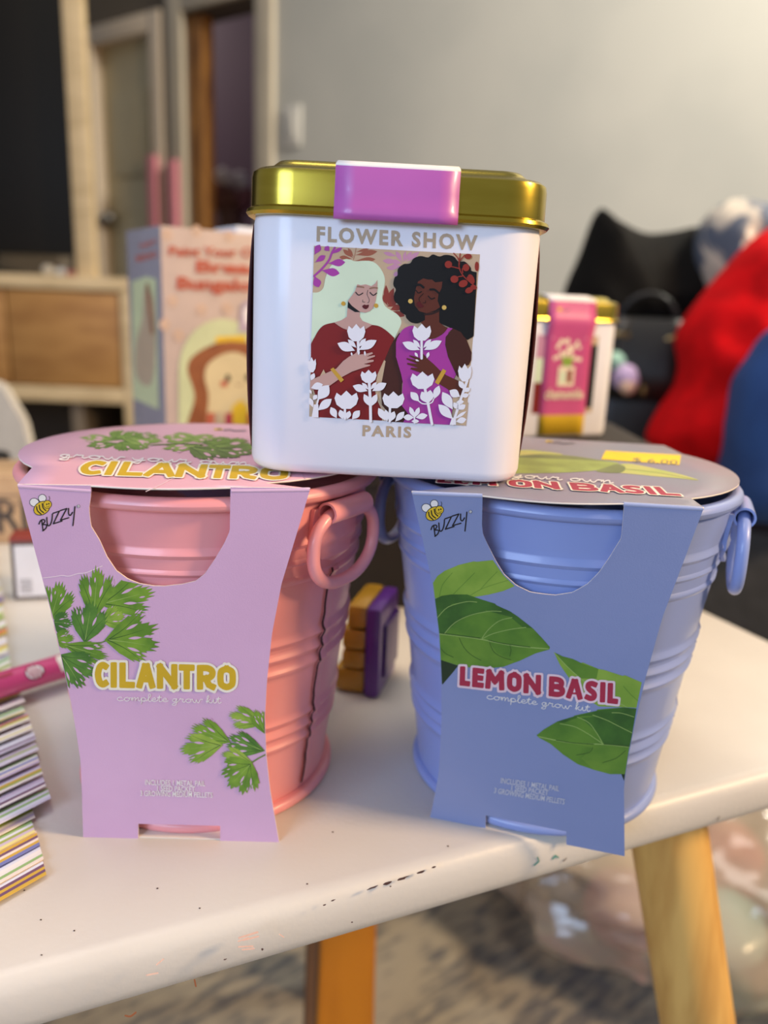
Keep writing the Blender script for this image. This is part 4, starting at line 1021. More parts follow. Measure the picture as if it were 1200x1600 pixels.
P.poly(mp_(b_, [(430, 878), (610, 845), (610, 990), (680, 1040), (725, 1060), (640, 1140), (560, 1185), (480, 1200), (430, 1080), (380, 990), (432, 960)]), i_drk)
P.stroke(mp_(b_, [(430, 890), (520, 880), (605, 845)]), 3.2, ink('choker', (44, 20, 16)), sm=3)
P.poly(mp_(b_, catmull([(85, 1190), (150, 1085), (230, 1037), (300, 1030)], False, 4) + catmull([(300, 1030), (390, 1140), (480, 1195), (560, 1190), (660, 1130), (722, 1055)], False, 4) + [(780, 1065), (730, 1110), (705, 1190)]) + mp_(d_, [(770, 60), (765, 150), (800, 300), (900, 520), (870, 580), (760, 600), (810, 730), (870, 800), (830, 1150), (240, 1120), (300, 1010), (215, 900), (235, 620), (215, 520), (150, 300), (150, 120)]), i_dre)
P.poly(mp_(b_, [(780, 1065), (880, 1110), (940, 1195)]) + mp_(d_, [(960, 0), (1030, 80), (1095, 250), (1090, 340), (1060, 400), (940, 440), (925, 560), (900, 520), (800, 300), (765, 150), (772, 50)]), i_drk2)
P.poly(mp_(d_, [(485, 255), (550, 330), (620, 390), (700, 470), (780, 530), (930, 600), (985, 690), (980, 790), (820, 720), (690, 640), (620, 560), (520, 520), (430, 490), (330, 455), (340, 435), (425, 440), (290, 395), (290, 375), (420, 390), (280, 330), (285, 315), (430, 350), (315, 292), (320, 280), (440, 312), (490, 320)]), i_drk)
P.poly(mp_(d_, [(735, 450), (780, 475), (680, 650), (635, 620)]), i_gld)
P.poly(mp_(d_, [(850, 790), (900, 800), (1050, 870), (1040, 980), (1020, 1160), (900, 1150), (880, 980)]), i_tan)
for s, wd in (([(330, 520), (370, 520), (412, 552)], 3.6), ([(498, 578), (550, 580), (604, 622)], 3.2), ([(318, 588), (350, 622), (388, 604)], 1.5), ([(472, 662), (510, 696), (552, 684)], 1.7), ([(412, 628), (358, 690), (372, 736)], .8), ([(438, 718), (436, 745), (408, 742)], .8)): P.stroke(mp_(b_, s), wd, i_blk, sm=4)
P.smooth(mp_(b_, [(332, 745), (365, 728), (392, 762), (416, 790), (375, 806), (338, 788)]), i_lip)
for q in ((250, 725), (672, 804)): P.disc(*b_(*q), 3.6, ink('pearl', (214, 180, 96)))
P.up()
for s in ([(872, 130), (858, 290), (905, 400), (1000, 490), (1075, 550)], [(790, 125), (845, 190), (862, 260)], [(925, 150), (870, 215)], [(870, 320), (800, 300), (740, 290)], [(905, 370), (900, 320), (940, 300)], [(905, 410), (850, 420), (800, 440)], [(1000, 490), (960, 430), (1000, 420)]): P.stroke(mp_(b_, s), 1.7, i_cor, sm=4)
for x, y, r, r2, an in ((725, 266, 46, 46, 0), (945, 305, 42, 46, 0), (800, 450, 50, 46, 0), (1010, 450, 38, 66, -.4), (910, 505, 58, 44, -.4), (985, 588, 52, 36, -.4), (1040, 550, 40, 30, .3), (970, 165, 46, 34, 0), (1080, 290, 26, 60, 0)): P.disc(*b_(x, y), r * .125, i_cor, r2 * .125, an)
P.up()
P.poly(mp_(c_, [(40, 650), (100, 610), (170, 580), (310, 515), (390, 480), (480, 380), (560, 320), (640, 280), (690, 225), (700, 290), (770, 285), (870, 260), (882, 278), (790, 320), (905, 300), (910, 316), (790, 365), (890, 362), (890, 384), (755, 420), (845, 428), (842, 442), (730, 475), (600, 520), (470, 590), (300, 710), (200, 760), (40, 760)]), i_ski)
P.poly(mp_(c_, [(310, 490), (350, 465), (492, 630), (450, 665)]), i_gld); P.poly(mp_(c_, [(170, 580), (220, 490), (245, 545)]), i_tan)
# white cut-out flowers
TUL = [(-1, -.2), (-.82, -.78), (-.45, -.45), (0, -1), (.45, -.45), (.85, -.78), (1, -.15), (.82, .5), (.35, .95), (-.35, .95), (-.82, .5)]
m_cut = m_tin
def tulip(f, x, y, s, sy=None, rot=0):
    sy = sy or s; c, q = math.cos(rot), math.sin(rot)
    P.poly([f(x + u * s * c - v * sy * q, y + u * s * q + v * sy * c) for u, v in TUL], m_cut, False)
def lf(f, p0, p1, wd, b=.55): P.lens(f(*p0), f(*p1), wd * .12, m_cut, b)
tulip(a_, 657, 1200, 122, 120); P.stroke(mp_(c_, [(680, 60), (685, 250)]), 4.0, m_cut)
lf(c_, (640, 240), (405, 140), 120); lf(c_, (690, 230), (930, 100), 110); lf(c_, (660, 200), (545, 90), 60); lf(c_, (690, 190), (785, 75), 60); lf(c_, (600, 310), (590, 260), 24); lf(c_, (775, 310), (770, 240), 26); lf(c_, (690, 300), (690, 240), 30)
tulip(b_, 393, 1115, 118, 108); P.stroke(mp_(d_, [(470, 60), (470, 320)]), 3.8, m_cut)
lf(d_, (450, 215), (230, 120), 105); lf(d_, (500, 215), (722, 100), 105); lf(d_, (455, 190), (365, 85), 55); lf(d_, (490, 190), (590, 80), 55); lf(d_, (425, 305), (385, 245), 34); lf(d_, (535, 320), (560, 240), 40); lf(d_, (440, 355), (390, 335), 22)
tulip(c_, 822, 585, 108, 90); P.stroke(mp_(c_, [(830, 660), (845, 900), (850, 1185)]), 4.4, m_cut); lf(c_, (810, 780), (610, 710), 100); lf(c_, (870, 780), (1062, 675), 100); lf(c_, (820, 760), (735, 670), 50); lf(c_, (850, 760), (930, 660), 50); lf(c_, (845, 990), (760, 820), 80); lf(c_, (850, 990), (935, 820), 80)
tulip(c_, 525, 900, 160, 125); P.stroke(mp_(c_, [(505, 1000), (505, 1150)]), 3.8, m_cut); lf(c_, (395, 1145), (315, 995), 90); lf(c_, (600, 1160), (705, 1040), 90); lf(c_, (480, 1160), (440, 1030), 80); lf(c_, (530, 1160), (570, 1045), 70)
tulip(d_, 118, 840, 138, 108); P.stroke(mp_(d_, [(75, 920), (70, 1110)]), 3.6, m_cut); lf(d_, (20, 1100), (-70, 940), 90); lf(d_, (40, 1110), (20, 960), 80); lf(d_, (80, 1110), (130, 980), 80); lf(d_, (140, 1110), (255, 985), 80)
tulip(d_, 480, 595, 150, 112); P.stroke(mp_(d_, [(510, 690), (550, 880), (600, 1140)]), 4.2, m_cut); lf(d_, (440, 860), (332, 740), 95); P.stroke(mp_(d_, [(430, 850), (480, 885), (545, 890)]), 1.8, m_cut, sm=3); P.stroke(mp_(d_, [(620, 830), (600, 870), (550, 890)]), 1.8, m_cut, sm=3); lf(d_, (625, 830), (690, 660), 90); lf(d_, (545, 880), (470, 735), 110); lf(d_, (555, 880), (580, 715), 110)
P.stroke(mp_(d_, [(380, 1000), (382, 1125)]), 2.4, m_cut); lf(d_, (375, 1055), (322, 925), 60); lf(d_, (390, 1055), (440, 930), 60); lf(d_, (375, 1060), (240, 1055), 80); lf(d_, (395, 1060), (545, 1030), 80); lf(d_, (340, 1105), (440, 1105), 50)
tulip(d_, 1010, 500, 85, 115); P.stroke(mp_(d_, [(1040, 600), (960, 830), (860, 1140)]), 4.0, m_cut); lf(d_, (1010, 710), (935, 600), 70); lf(d_, (950, 800), (820, 720), 110); lf(d_, (860, 960), (730, 740), 130); lf(d_, (860, 1080), (680, 895), 120); lf(d_, (1000, 740), (1075, 690), 60); lf(d_, (970, 800), (1060, 770), 60); lf(d_, (880, 1080), (1030, 980), 40); lf(d_, (900, 870), (1000, 860), 60); lf(d_, (930, 960), (870, 870), 70); lf(d_, (930, 960), (1020, 900), 70); lf(d_, (900, 1110), (1030, 1080), 80); P.poly(mp_(d_, [(820, 1150), (850, 1060), (900, 1060), (900, 1150)]), m_cut, False)
tulip(c_, 60, 430, 60, 105); lf(c_, (50, 640), (95, 540), 60); lf(c_, (50, 740), (210, 690), 95); lf(c_, (140, 900), (290, 700), 150); P.stroke(mp_(c_, [(120, 1000), (150, 880)]), 2.8, m_cut); lf(c_, (140, 1040), (328, 885), 110); P.poly(mp_(c_, [(60, 1130), (90, 960), (150, 960), (150, 1135)]), m_cut, False); lf(c_, (80, 1000), (30, 870), 60); lf(c_, (80, 900), (130, 830), 60); lf(c_, (60, 820), (30, 760), 30)
P.done('printed_picture', body1)
# dark printed paper labels bowing out on the two side faces
m_side = mat('maroon_side_label', (92, 34, 30), .5, c2=(70, 28, 26), scale=90)
for sd in (-1, 1):
    bm = bmesh.new(); rows = []
    for i in range(17):
        t = i / 16; z = .005 + .061 * t; bow = .0002 + .0016 * math.sin(PI * t) ** .8
        rows.append([T1(sd * (HW + bow), y, z) for y in (-.0262, -.013, 0, .013, .0262)])
    loft(bm, rows, False, False, closed=False); o = link('side_label', bm, m_side, tin1); sm = o.modifiers.new('paper', 'SOLIDIFY'); sm.thickness = .0003
# ------------------------------------------------------------------ things behind on the table
# dark box that carries the second tin
m_dbox = mat('dark_brown_board', (34, 26, 20), .7, c2=(28, 21, 17), scale=30)
db = empty('storage_box', (.07, .485, 0)); tag(db, 'dark brown lidded storage box behind the two pails', 'box')
bm = bmesh.new(); box(bm, -.06, .155, .412, .555, 0, .0745, .002); link('box_body', bm, m_dbox, db)
bm = bmesh.new(); box(bm, -.0615, .1565, .4105, .5565, .068, .0895, .002); link('box_lid', bm, mat('dark_brown_board_lid', (38, 29, 23), .65), db)
# second tin
ps2 = math.radians(24); fc = aty(885, 568, .470)
C2 = Vector((fc.x - HW * math.sin(ps2), fc.y + HW * math.cos(ps2), .0896))
M2 = Matrix.Translation(C2) @ Matrix.Rotation(ps2, 4, 'Z')
tin2, body2, lid2, T2 = make_tin(M2, 'white tea tin with gold lid and long pink label, behind the blue pail', 1)
m_rose = mat('rose_band', (206, 84, 142), .45); m_ylab = mat('yellow_label', (224, 184, 40), .5)
bx = .0163
zy = (M2.inverted() @ atplane(880, 648, T2(0, -HW, 0), M2.to_3x3() @ Vector((0, -1, 0)))).z
bm = bandmesh(T2, -bx, bx, [(HW + .0026, .05, 0), (HW + .0026, .0705, 0), (HW + .0012, .0795, 0), (.030, .0829, 1), (-.030, .0829, 1), (-HW + .0050, .0822, 1), (yo, .0806, 1), (yo - .0002, .0792, 1), (yo - .0006, .0745, 0), (yo - .0016, .0705, 0), (yo - .0021, .069, 0), (yo - .0016, .065, 0), (-HW - .0006, .058, 0), (-HW - .0005, zy, 0), (-HW - .0005, .002, 2)], None)
o = link('label_band', bm, [m_rose, m_bandw, m_ylab], tin2); sm = o.modifiers.new('paper', 'SOLIDIFY'); sm.thickness = .0003
P = Print(lambda x, z, l: T2(x, -HW - .0006 - l, z), step=.02, lift=1.5e-4, inc=5e-5)
m_cr2 = mat('label_cream', (240, 224, 200), .5); m_pk2 = mat('label_pale_pink', (226, 150, 184), .5)
rnd = random.Random(5)
for i in range(30):
    a = rnd.uniform(0, PI); r = rnd.uniform(.15, 1) * .0095; P.disc(r * math.cos(a) * 1.05, .0495 + r * math.sin(a) * 1.2 - .003 * abs(math.cos(a)), .0013, m_cr2, n=8)
P.up(); P.poly([(-.003, .041), (.003, .041), (.004, .048), (-.004, .048)], g_light)
P.poly([(-.0058, .031), (.0058, .031), (.0058, .0425), (-.0058, .0425)], m_cr2); P.poly([(.0005, .033), (.004, .033), (.004, .0405), (.0005, .0405)], i_rus); P.poly([(-.004, .033), (-.0005, .033), (-.0005, .0395), (-.004, .0395)], i_blo)
P.text('chamomile', (-.0135, .0238), (.0135, .0238), .0055, m_cr2, .03, (0, 1))
for i in range(9):
    a = PI * (.15 + .7 * i / 8); P.disc(.013 * math.cos(a), .0555 + .007 * math.sin(a), .0007, m_pk2, n=6)
P.done('printed_label', tin2)
P = Print(lambda x, z, l: T2(x, yo - .0008 - l, z), step=.02, lift=1.5e-4, inc=5e-5)
P.disc(-.0095, .0745, .0016, m_bee, .001); P.stroke([(-.009, .0725), (-.006, .0735), (-.003, .0745)], .0007, m_greyink); P.done('bee_logo', tin2)
P = Print(lambda x, z, l: T2(x, -HW - l, z), step=.03, lift=6e-5, inc=3e-5)
P.poly([(-.0215, .015), (.0215, .015), (.0215, .060), (-.0215, .060)], i_tan); P.poly([(.010, .018), (.0215, .018), (.0215, .055), (.010, .055)], i_blk); P.poly([(-.0215, .015), (-.012, .015), (-.012, .033), (-.0215, .033)], i_red); P.poly([(-.0215, .033), (-.012, .033), (-.012, .047), (-.0215, .047)], i_blo); P.poly([(-.0215, .047), (-.012, .047), (-.012, .060), (-.0215, .060)], i_mau)
P.done('printed_picture', body2)
# painting kit carton
yw = math.radians(36); ctl = aty(250, 352, .55)
MB = Matrix.Translation((ctl.x, ctl.y, 0)) @ Matrix.Rotation(yw, 4, 'Z')
bw, bd, bh = .0985, .07, ctl.z
kc_ = empty('painting_kit_box', (MB @ Vector((bw / 2, bd / 2, 0))).to_tuple()); tag(kc_, 'peach carton printed Paint Your Own Bread Bungalow behind the tea tin', 'box')
m_peach = mat('peach_carton', (192, 170, 158), .6); m_greyside = mat('grey_lilac_carton_side', (140, 134, 142), .6)
bm = bmesh.new(); box(bm, 0, bw, 0, bd, 0, bh, .0008, 0, MB); bm.faces.ensure_lookup_table(); nl = MB.to_3x3() @ Vector((-1, 0, 0))
for f in bm.faces:
    f.normal_update()
    if f.normal.dot(nl) > .8: f.material_index = 1
carton = link('carton', bm, [m_peach, m_greyside], kc_)
nb = MB.to_3x3() @ Vector((0, -1, 0)); pb = MB @ Vector((0, 0, 0))
onb = lambda px, py, l=0: atplane(px, py, pb + nb * l, nb)
P = Print(onb, lift=1.5e-4, inc=5e-5, step=60)
m_brick = mat('brick_red_ink', (184, 84, 62), .5); m_swirl = mat('swirl_tan', (218, 176, 140), .5)
zq = lambda x, y: (240 + x * .2, 350 + y * .2)
for x, y in ((105, 85), (335, 50), (590, 90), (145, 600), (370, 670), (80, 785), (190, 870), (570, 660)):
    P.disc(*zq(x, y), 7, m_swirl, 8.5)
    P.up(); P.disc(*zq(x, y), 5, m_peach, 6.5); P.up(); P.stroke([zq(x - 12, y - 15), zq(x + 5, y + 5)], 1.6, m_swirl)
P.text('Paint Your Own', zq(118, 245), zq(930, 262), 14, m_brick, .03); P.text('Bread', zq(330, 372), zq(860, 390), 17, m_brick, .04); P.text('Bungalow', zq(180, 505), zq(905, 528), 18, m_brick, .04)
m_arch = mat('pale_green_window_print', (196, 202, 158), .5); m_crust = mat('bread_crust', (128, 70, 38), .5, c2=(150, 88, 48), scale=60); m_crumb = mat('bread_crumb', (208, 190, 148), .5)
arch = [zq(195, 1700), zq(195, 1150)] + [zq(195 + 345 * (1 - math.cos(t)), 1150 - 410 * math.sin(t)) for t in [PI * i / 20 for i in range(1, 20)]] + [zq(885, 1150), zq(885, 1700)]
P.poly(arch, m_arch)
P.smooth([zq(*p) for p in ((290, 1650), (320, 1350), (265, 1150), (300, 1040), (450, 945), (620, 905), (760, 940), (850, 1060), (850, 1250), (810, 1350), (830, 1650))], m_crust)
P.smooth([zq(*p) for p in ((440, 1640), (430, 1340), (400, 1200), (430, 1090), (560, 1010), (680, 1010), (780, 1090), (800, 1230), (760, 1340), (770, 1640))], m_crumb)
P.poly([zq(*p) for p in ((480, 930), (490, 880), (720, 870), (730, 925), (600, 915))], m_ylab)
P.disc(*zq(580, 1205), 4, i_blk, 6); P.disc(*zq(735, 1200), 4, i_blk, 6); P.disc(*zq(550, 1250), 6, m_brick, 5); P.stroke([zq(640, 1250), zq(665, 1262), zq(690, 1250)], 1.6, i_brow)
P.poly([zq(*p) for p in ((620, 1640), (610, 1430), (680, 1370), (740, 1430), (740, 1640))], m_ylab)
for x, mt in ((450, m_brick), (505, m_gold_ink), (590, m_red), (760, m_brick)): P.poly([zq(*p) for p in ((x - 35, 1650), (x - 30, 1480), (x + 25, 1470), (x + 30, 1650))], mt)
P.poly([zq(*p) for p in ((660, 840), (690, 620), (740, 590), (860, 600), (850, 850))], mat('lilac_badge', (178, 160, 176), .5)); P.poly([zq(*p) for p in ((700, 680), (735, 640), (820, 650), (800, 800), (720, 780))], m_bandw)
P.done('printed_front', carton)
nl2 = nl; onl = lambda px, py, l=0: atplane(px, py, pb + nl2 * l, nl2)
P = Print(onl, lift=1.5e-4, inc=5e-5, step=60)
P.text('PAINT', (220, 389), (246, 380), 7, m_brick, .03); P.text('BREAD', (214, 409), (246, 401), 9, m_brick, .03)
P.poly([(206, 440), (228, 432), (244, 436), (248, 640), (208, 622)], m_arch)
P.smooth([(226, 450), (240, 470), (243, 540), (236, 600), (214, 590), (212, 540), (222, 500)], m_gold_ink); P.stroke([(230, 445), (233, 470), (238, 520)], 5, m_crust, sm=3)
P.done('printed_side', carton)

# purple and yellow toy between the pails
m_toyp = mat('purple_plastic', (96, 40, 140), .3, coat=.3); m_toyy = mat('yellow_plastic', (190, 140, 34), .25, coat=.4)
ty = empty('block_toy', atz(578, 1088, 0).to_tuple()); tag(ty, 'purple and yellow plastic block toy standing between the pails', 'toy')
yb = .325
c0 = aty(560, 1090, .312); ya = math.radians(-32)
MT = Matrix.Translation((c0.x + .0025, .3235, 0)) @ Matrix.Rotation(math.radians(-14), 4, 'Z')
bm = bmesh.new(); r_ = MT
box(bm, 0.0036, .0105, -.017, .014, 0, .0405, .0022, 0, r_); link('side_plate', bm, m_toyp, ty)
bm = bmesh.new(); box(bm, .0095, .0122, -.012, .010, .008, .032, .001, 0, r_); link('plate_rib', bm, mat('deep_purple_plastic', (72, 28, 112), .35), ty)
for z0, z1, x0 in ((.0005, .0115, -.0100), (.0115, .0202, -.0072), (.0202, .0300, -.0072), (.0300, .0405, -.0052)):
    bm = bmesh.new(); box(bm, x0, .0038, -.0155, .0155, z0, z1, .0028, 0, r_); link('yellow_block', bm, m_toyy, ty)

# candy pencil
pa, pb_ = atz(0, 1068, .0100), atz(100, 1038, .0100); dr = (pb_ - pa).normalized()
pc = empty('candy_pencil', atz(60, 1050, 0).to_tuple()); tag(pc, 'thick pink pencil with a red and white striped candy print', 'pencil')
rp_ = .0052; s0, s1 = pa - dr * .07, pb_ + dr * .02
zl = .0042
for v in (s0, s1): v.z = zl + rp_
hexp = lambda p, r: [p + (dr.cross(Vector((0, 0, 1))).normalized() * math.cos(t) + Vector((0, 0, 1)) * math.sin(t)) * r for t in [2 * PI * i / 18 for i in range(18)]]
m_pencil = mat('hot_pink_lacquer', (206, 74, 124), .3, coat=.4)
bm = bmesh.new(); loft(bm, [hexp(s0, rp_), hexp(s1, rp_)]); link('barrel', bm, m_pencil, pc)
bm = bmesh.new(); loft(bm, [hexp(s1, rp_ * 1.02), hexp(s1 + dr * .001, rp_ * 1.05), hexp(s1 + dr * .009, rp_ * 1.05), hexp(s1 + dr * .010, rp_ * .9)]); link('pencil_end', bm, mat('pale_pink_rubber', (230, 170, 180), .5), pc)
side = dr.cross(Vector((0, 0, 1))).normalized()
if side.y > 0: side = -side
def onp(px, py, l=0):
    # lay on the barrel: nearest point of the ray to the axis, pushed out to the skin
    d = ray(px, py).normalized(); w0 = CAM - s0; b = d.dot(dr); t = (w0.dot(dr) - b * w0.dot(d)) / (1 - b * b)
    ax = s0 + dr * t; tt = (ax - CAM).dot(d); q = CAM + d * tt - ax; q -= dr * q.dot(dr)
    h = min(q.length, rp_ * .98); n = q.normalized() if q.length > 1e-7 else Vector((0, 0, 1)); toward = (-(d - dr * d.dot(dr))).normalized()
    return ax + n * h * 1.0 + toward * (math.sqrt(max(0, rp_ * rp_ - h * h)) + l + 5e-5)
P = Print(onp, lift=1e-4, inc=5e-5, step=4); pz = lambda x, y: (x * .27523, 960 + y * .275)
P.disc(*pz(172, 335), 15.5, mat('candy_line', (84, 22, 36), .4), 12, -.3); P.up(); P.disc(*pz(172, 335), 13.8, m_white, 10.4, -.3); P.up()
for x in (-34, -12, 10, 32): P.stroke([pz(172 + x - 10, 335 - (22 if abs(x) > 20 else 34)), pz(172 + x + 10, 335 + (22 if abs(x) > 20 else 34))], 2.6, m_red)
P.stroke([pz(-20, 362), pz(42, 340)], 5, m_red)
P.smooth([pz(*p) for p in ((300, 250), (345, 240), (358, 300), (330, 335), (310, 300))], m_cream); P.disc(*pz(345, 280), 4, m_rust); 
P.done('candy_print', pc)

# striped pleated papers
mst = bpy.data.materials.new('striped_paper'); mst.use_nodes = True; nt = mst.node_tree; Nn = nt.nodes; Ln = nt.links
at = Nn.new('ShaderNodeAttribute'); at.attribute_name = 'stripe'
n1 = Nn.new('ShaderNodeTexWhiteNoise'); n1.noise_dimensions = '1D'
fl1 = Nn.new('ShaderNodeMath'); fl1.operation = 'FLOOR'; Ln.new(at.outputs['Fac'], fl1.inputs[0]); Ln.new(fl1.outputs[0], n1.inputs['W'])
rmp = Nn.new('ShaderNodeValToRGB'); rmp.color_ramp.interpolation = 'CONSTANT'; Ln.new(n1.outputs['Value'], rmp.inputs[0])
cols = [(238, 230, 224), (206, 190, 214), (232, 224, 150), (240, 234, 230), (226, 220, 230), (164, 176, 84), (198, 60, 92), (236, 232, 228), (120, 128, 190), (222, 226, 238), (150, 186, 120), (240, 234, 228), (238, 226, 216), (120, 84, 112), (240, 236, 232), (214, 176, 70), (214, 210, 226)]
el = rmp.color_ramp.elements; el[0].color = lin(cols[0]); el[0].position = 0; el[1].position = 1 / len(cols); el[1].color = lin(cols[1])
for i in range(2, len(cols)):
    e = el.new(i / len(cols)); e.color = lin(cols[i])
Ln.new(rmp.outputs[0], Nn['Principled BSDF'].inputs['Base Color']); Nn['Principled BSDF'].inputs['Roughness'].default_value = .6
def pleated(name, a_far, a_near, dirv, length, npleat, z0, amp, label, stripes, jag, lift=0.0, seed=1):
    """concertina-folded paper: right hand ends run from a_far to a_near, folds run along dirv to the left"""
    rnd = random.Random(seed); root = empty(name, ((a_far + a_near) / 2 + dirv * length * .5 + Vector((0, 0, z0))).to_tuple()); tag(root, label, 'paper', 'concertina striped papers')
    for k in range(npleat):
        t0, t1 = k / npleat, (k + 1) / npleat
        p0 = a_far.lerp(a_near, t0); p1 = a_far.lerp(a_near, t1) + (a_near - a_far).normalized() * .0015
        j = rnd.uniform(-jag, jag); p0 = p0 - dirv * j; p1 = p1 - dirv * (j + rnd.uniform(-jag, jag) * .4)
        zA = z0 + lift * t0 + amp * .1; zB = z0 + lift * t1 + amp
        skew = rnd.uniform(-.02, .02); dv = (dirv + Vector((0, skew, 0))).normalized()
        bm = bmesh.new(); ns = stripes; lay = bm.verts.layers.float.new('stripe'); rows = []
        for i in range(ns + 1):
            u = i / ns; b = p0.lerp(p1, u); z = zA + (zB - zA) * u
            va = bm.verts.new((b.x, b.y, z)); vb = bm.verts.new((b + dv * length).to_tuple()[:2] + (z,)); rows.append((va, vb))
        for i in range(ns):
            q = [rows[i], rows[i + 1]]
            v = [bm.verts.new(x.co) for x in (q[0][0], q[0][1], q[1][1], q[1][0])]
            for x in v: x[lay] = k * 31 + i + .5 + seed * 977
            bm.faces.new(v)
        for r in rows:
            for x in r: bm.verts.remove(x)
        o = link('pleat', bm, mst, root, smooth=False); sm = o.modifiers.new('paper', 'SOLIDIFY'); sm.thickness = .0002; sm.offset = -1
dv = (atz(0, 1290, 0) - atz(80, 1250, 0)).normalized()
pleated('striped_paper', atz(27, 1068, 0), atz(80, 1250, .003), dv, .10, 12, .0014, .0022, 'concertina of striped paper lying in front of the pink pencil', 5, .0009, .0012, 1)
pleated('striped_paper', atz(46, 1262, 0), atz(72, 1363, .001), dv, .09, 5, .0006, .0010, 'concertina of striped paper nearest the front edge of the table', 6, .0006, 0, 2)
pleated('striped_paper', atz(-10, 850, 0), atz(20, 1052, .001), (atz(0, 1062, 0) - atz(20, 1052, 0)).normalized(), .09, 9, .0008, .0014, 'concertina of striped paper lying behind the pink pencil', 6, .0012, 0, 3)

# kraft box with printed letters, white barcode carton, teal cap
m_kraft = mat('kraft_board', (190, 160, 124), .8, c2=(178, 146, 110), scale=60)
q = aty(44, 880, .50); kb = empty('kraft_box', (q.x - .05, .52, 0)); tag(kb, 'brown kraft cardboard box with dark printed letters at the table edge', 'box')
zk = aty(20, 745, .50).z
MK = Matrix.Translation((q.x + .012, .505, 0)) @ Matrix.Rotation(math.radians(14), 4, 'Z')
bm = bmesh.new(); box(bm, -.11, 0, 0, .06, 0, zk, .0012, 0, MK); kcar = link('carton', bm, m_kraft, kb)
bm = bmesh.new(); box(bm, -.1105, .0005, .028, .032, zk - .0004, zk + .0003, 0, 0, MK); link('packing_tape', bm, mat('tan_tape', (176, 142, 98), .35), kb)
P = Print(lambda x, z, l: MK @ Vector((x, -l, z)), step=.05, lift=2e-4); m_darkink = mat('dark_grey_ink', (70, 62, 56), .7)
P.text('RL', (-.030, zk * .18), (-.004, zk * .18), .022, m_darkink, .02, (0, 1)); 
for i in range(2): P.stroke([(-.034, zk * (.72 - i * .12)), (-.006, zk * (.72 - i * .12))], .0016, mat('faded_ink', (150, 124, 98), .7))
P.done('printed_letters', kcar)
ql, qr = atz(28, 938, 0), atz(92, 930, 0)
wb = empty('barcode_box', ((ql + qr) / 2 + Vector((0, .012, 0))).to_tuple()); tag(wb, 'small white box with barcode, grey border and dark red top', 'box')
hz = aty(30, 842, ql.y).z; ww = (qr - ql); ang = math.atan2(ww.y, ww.x)
MW = Matrix.Translation(ql) @ Matrix.Rotation(ang - .25, 4, 'Z')
bm = bmesh.new(); box(bm, -.002, .026, 0, .016, 0, hz, .0008, 0, MW); wbo = link('carton', bm, mat('grey_brown_border', (92, 82, 78), .5), wb)
bm = bmesh.new(); box(bm, -.002, .026, -.0004, .0164, hz - .002, hz + .0006, .0003, 0, MW); link('red_top', bm, mat('dark_red_board', (140, 56, 44), .5), wb)
P = Print(lambda x, z, l: MW @ Vector((x, -l, z)), step=.05, lift=2e-4)
P.poly([(0, .002), (.0245, .002), (.0245, hz - .004), (0, hz - .004)], mat('white_label_paper', (222, 222, 226), .5))
for i in range(6): P.stroke([(.002, .0045 + i * .0014), (.0075, .0045 + i * .0014)], .0006, m_greyink)
P.done('barcode_label', wbo)
q = aty(6, 726, .66); bm = bmesh.new()
sbx = empty('bottle', (q.x - .012, .66, 0)); tag(sbx, 'dark bottle with a blue band behind the kraft box', 'bottle')
lathe(bm, [(.018, 0), (.02, .003), (.02, q.z - .012), (.018, q.z - .006)], (q.x - .012, .66, 0), 28); link('bottle_body', bm, mat('black_plastic', (24, 24, 28), .35), sbx)
bm = bmesh.new(); lathe(bm, [(.0203, q.z - .04), (.0203, q.z - .014)], (q.x - .012, .66, 0), 28, False, False); link('label_band', bm, mat('sea_blue_band', (30, 92, 134), .4), sbx)
bm = bmesh.new(); lathe(bm, [(.0165, q.z - .006), (.0165, q.z + .008), (.014, q.z + .010)], (q.x - .012, .66, 0), 28); link('bottle_cap', bm, mat('black_plastic', (24, 24, 28), .35), sbx)

# folded white slip on top of the carton
bm = bmesh.new(); box(bm, .060, .092, .012, .05, bh + .0002, bh + .0055, .0012, 0, MB)
tag(link('paper_slip', bm, mat('blue_white_paper', (222, 228, 240), .6)), 'folded white paper slip lying on top of the peach carton', 'paper')

# ------------------------------------------------------------------ white chair at the left
wc = empty('chair', aty(20, 700, .95).to_tuple()); wc.location.z = FLOOR; tag(wc, 'white plastic child chair with rounded back at the left', 'chair')
Yc = .95; m_wc = mat('matte_white_plastic', (206, 198, 184), .5)
ztop = aty(20, 586, Yc).z; xr_ = aty(55, 660, Yc).x; xl_ = xr_ - .25
bm = bmesh.new(); zs = -.22
pts = [(xl_, zs), (xl_ + .004, ztop - .07), (xl_ + .03, ztop - .018), (xl_ + .07, ztop), (xr_ - .07, ztop), (xr_ - .035, ztop - .012), (xr_ - .012, ztop - .055), (xr_, ztop - .14), (xr_ + .01, zs)]
loft(bm, [[(x, Yc + d, z) for x, z in pts] for d in (0, .014)]); bmesh.ops.bevel(bm, geom=bm.edges[:], offset=.003, segments=2, affect='EDGES'); link('backrest', bm, m_wc, wc)
bm = bmesh.new(); box(bm, xl_, xr_ + .01, Yc - .0, Yc + .26, zs - .014, zs, .005); link('seat', bm, m_wc, wc)
for x in (xl_ + .02, xr_ - .01):
    for y in (Yc + .02, Yc + .24):
        bm = bmesh.new(); tube(bm, [(x, y, zs - .01), (x + (.02 if x > xl_ + .1 else -.02), y, FLOOR)], [.014, .011], 14); link('leg', bm, m_wc, wc)

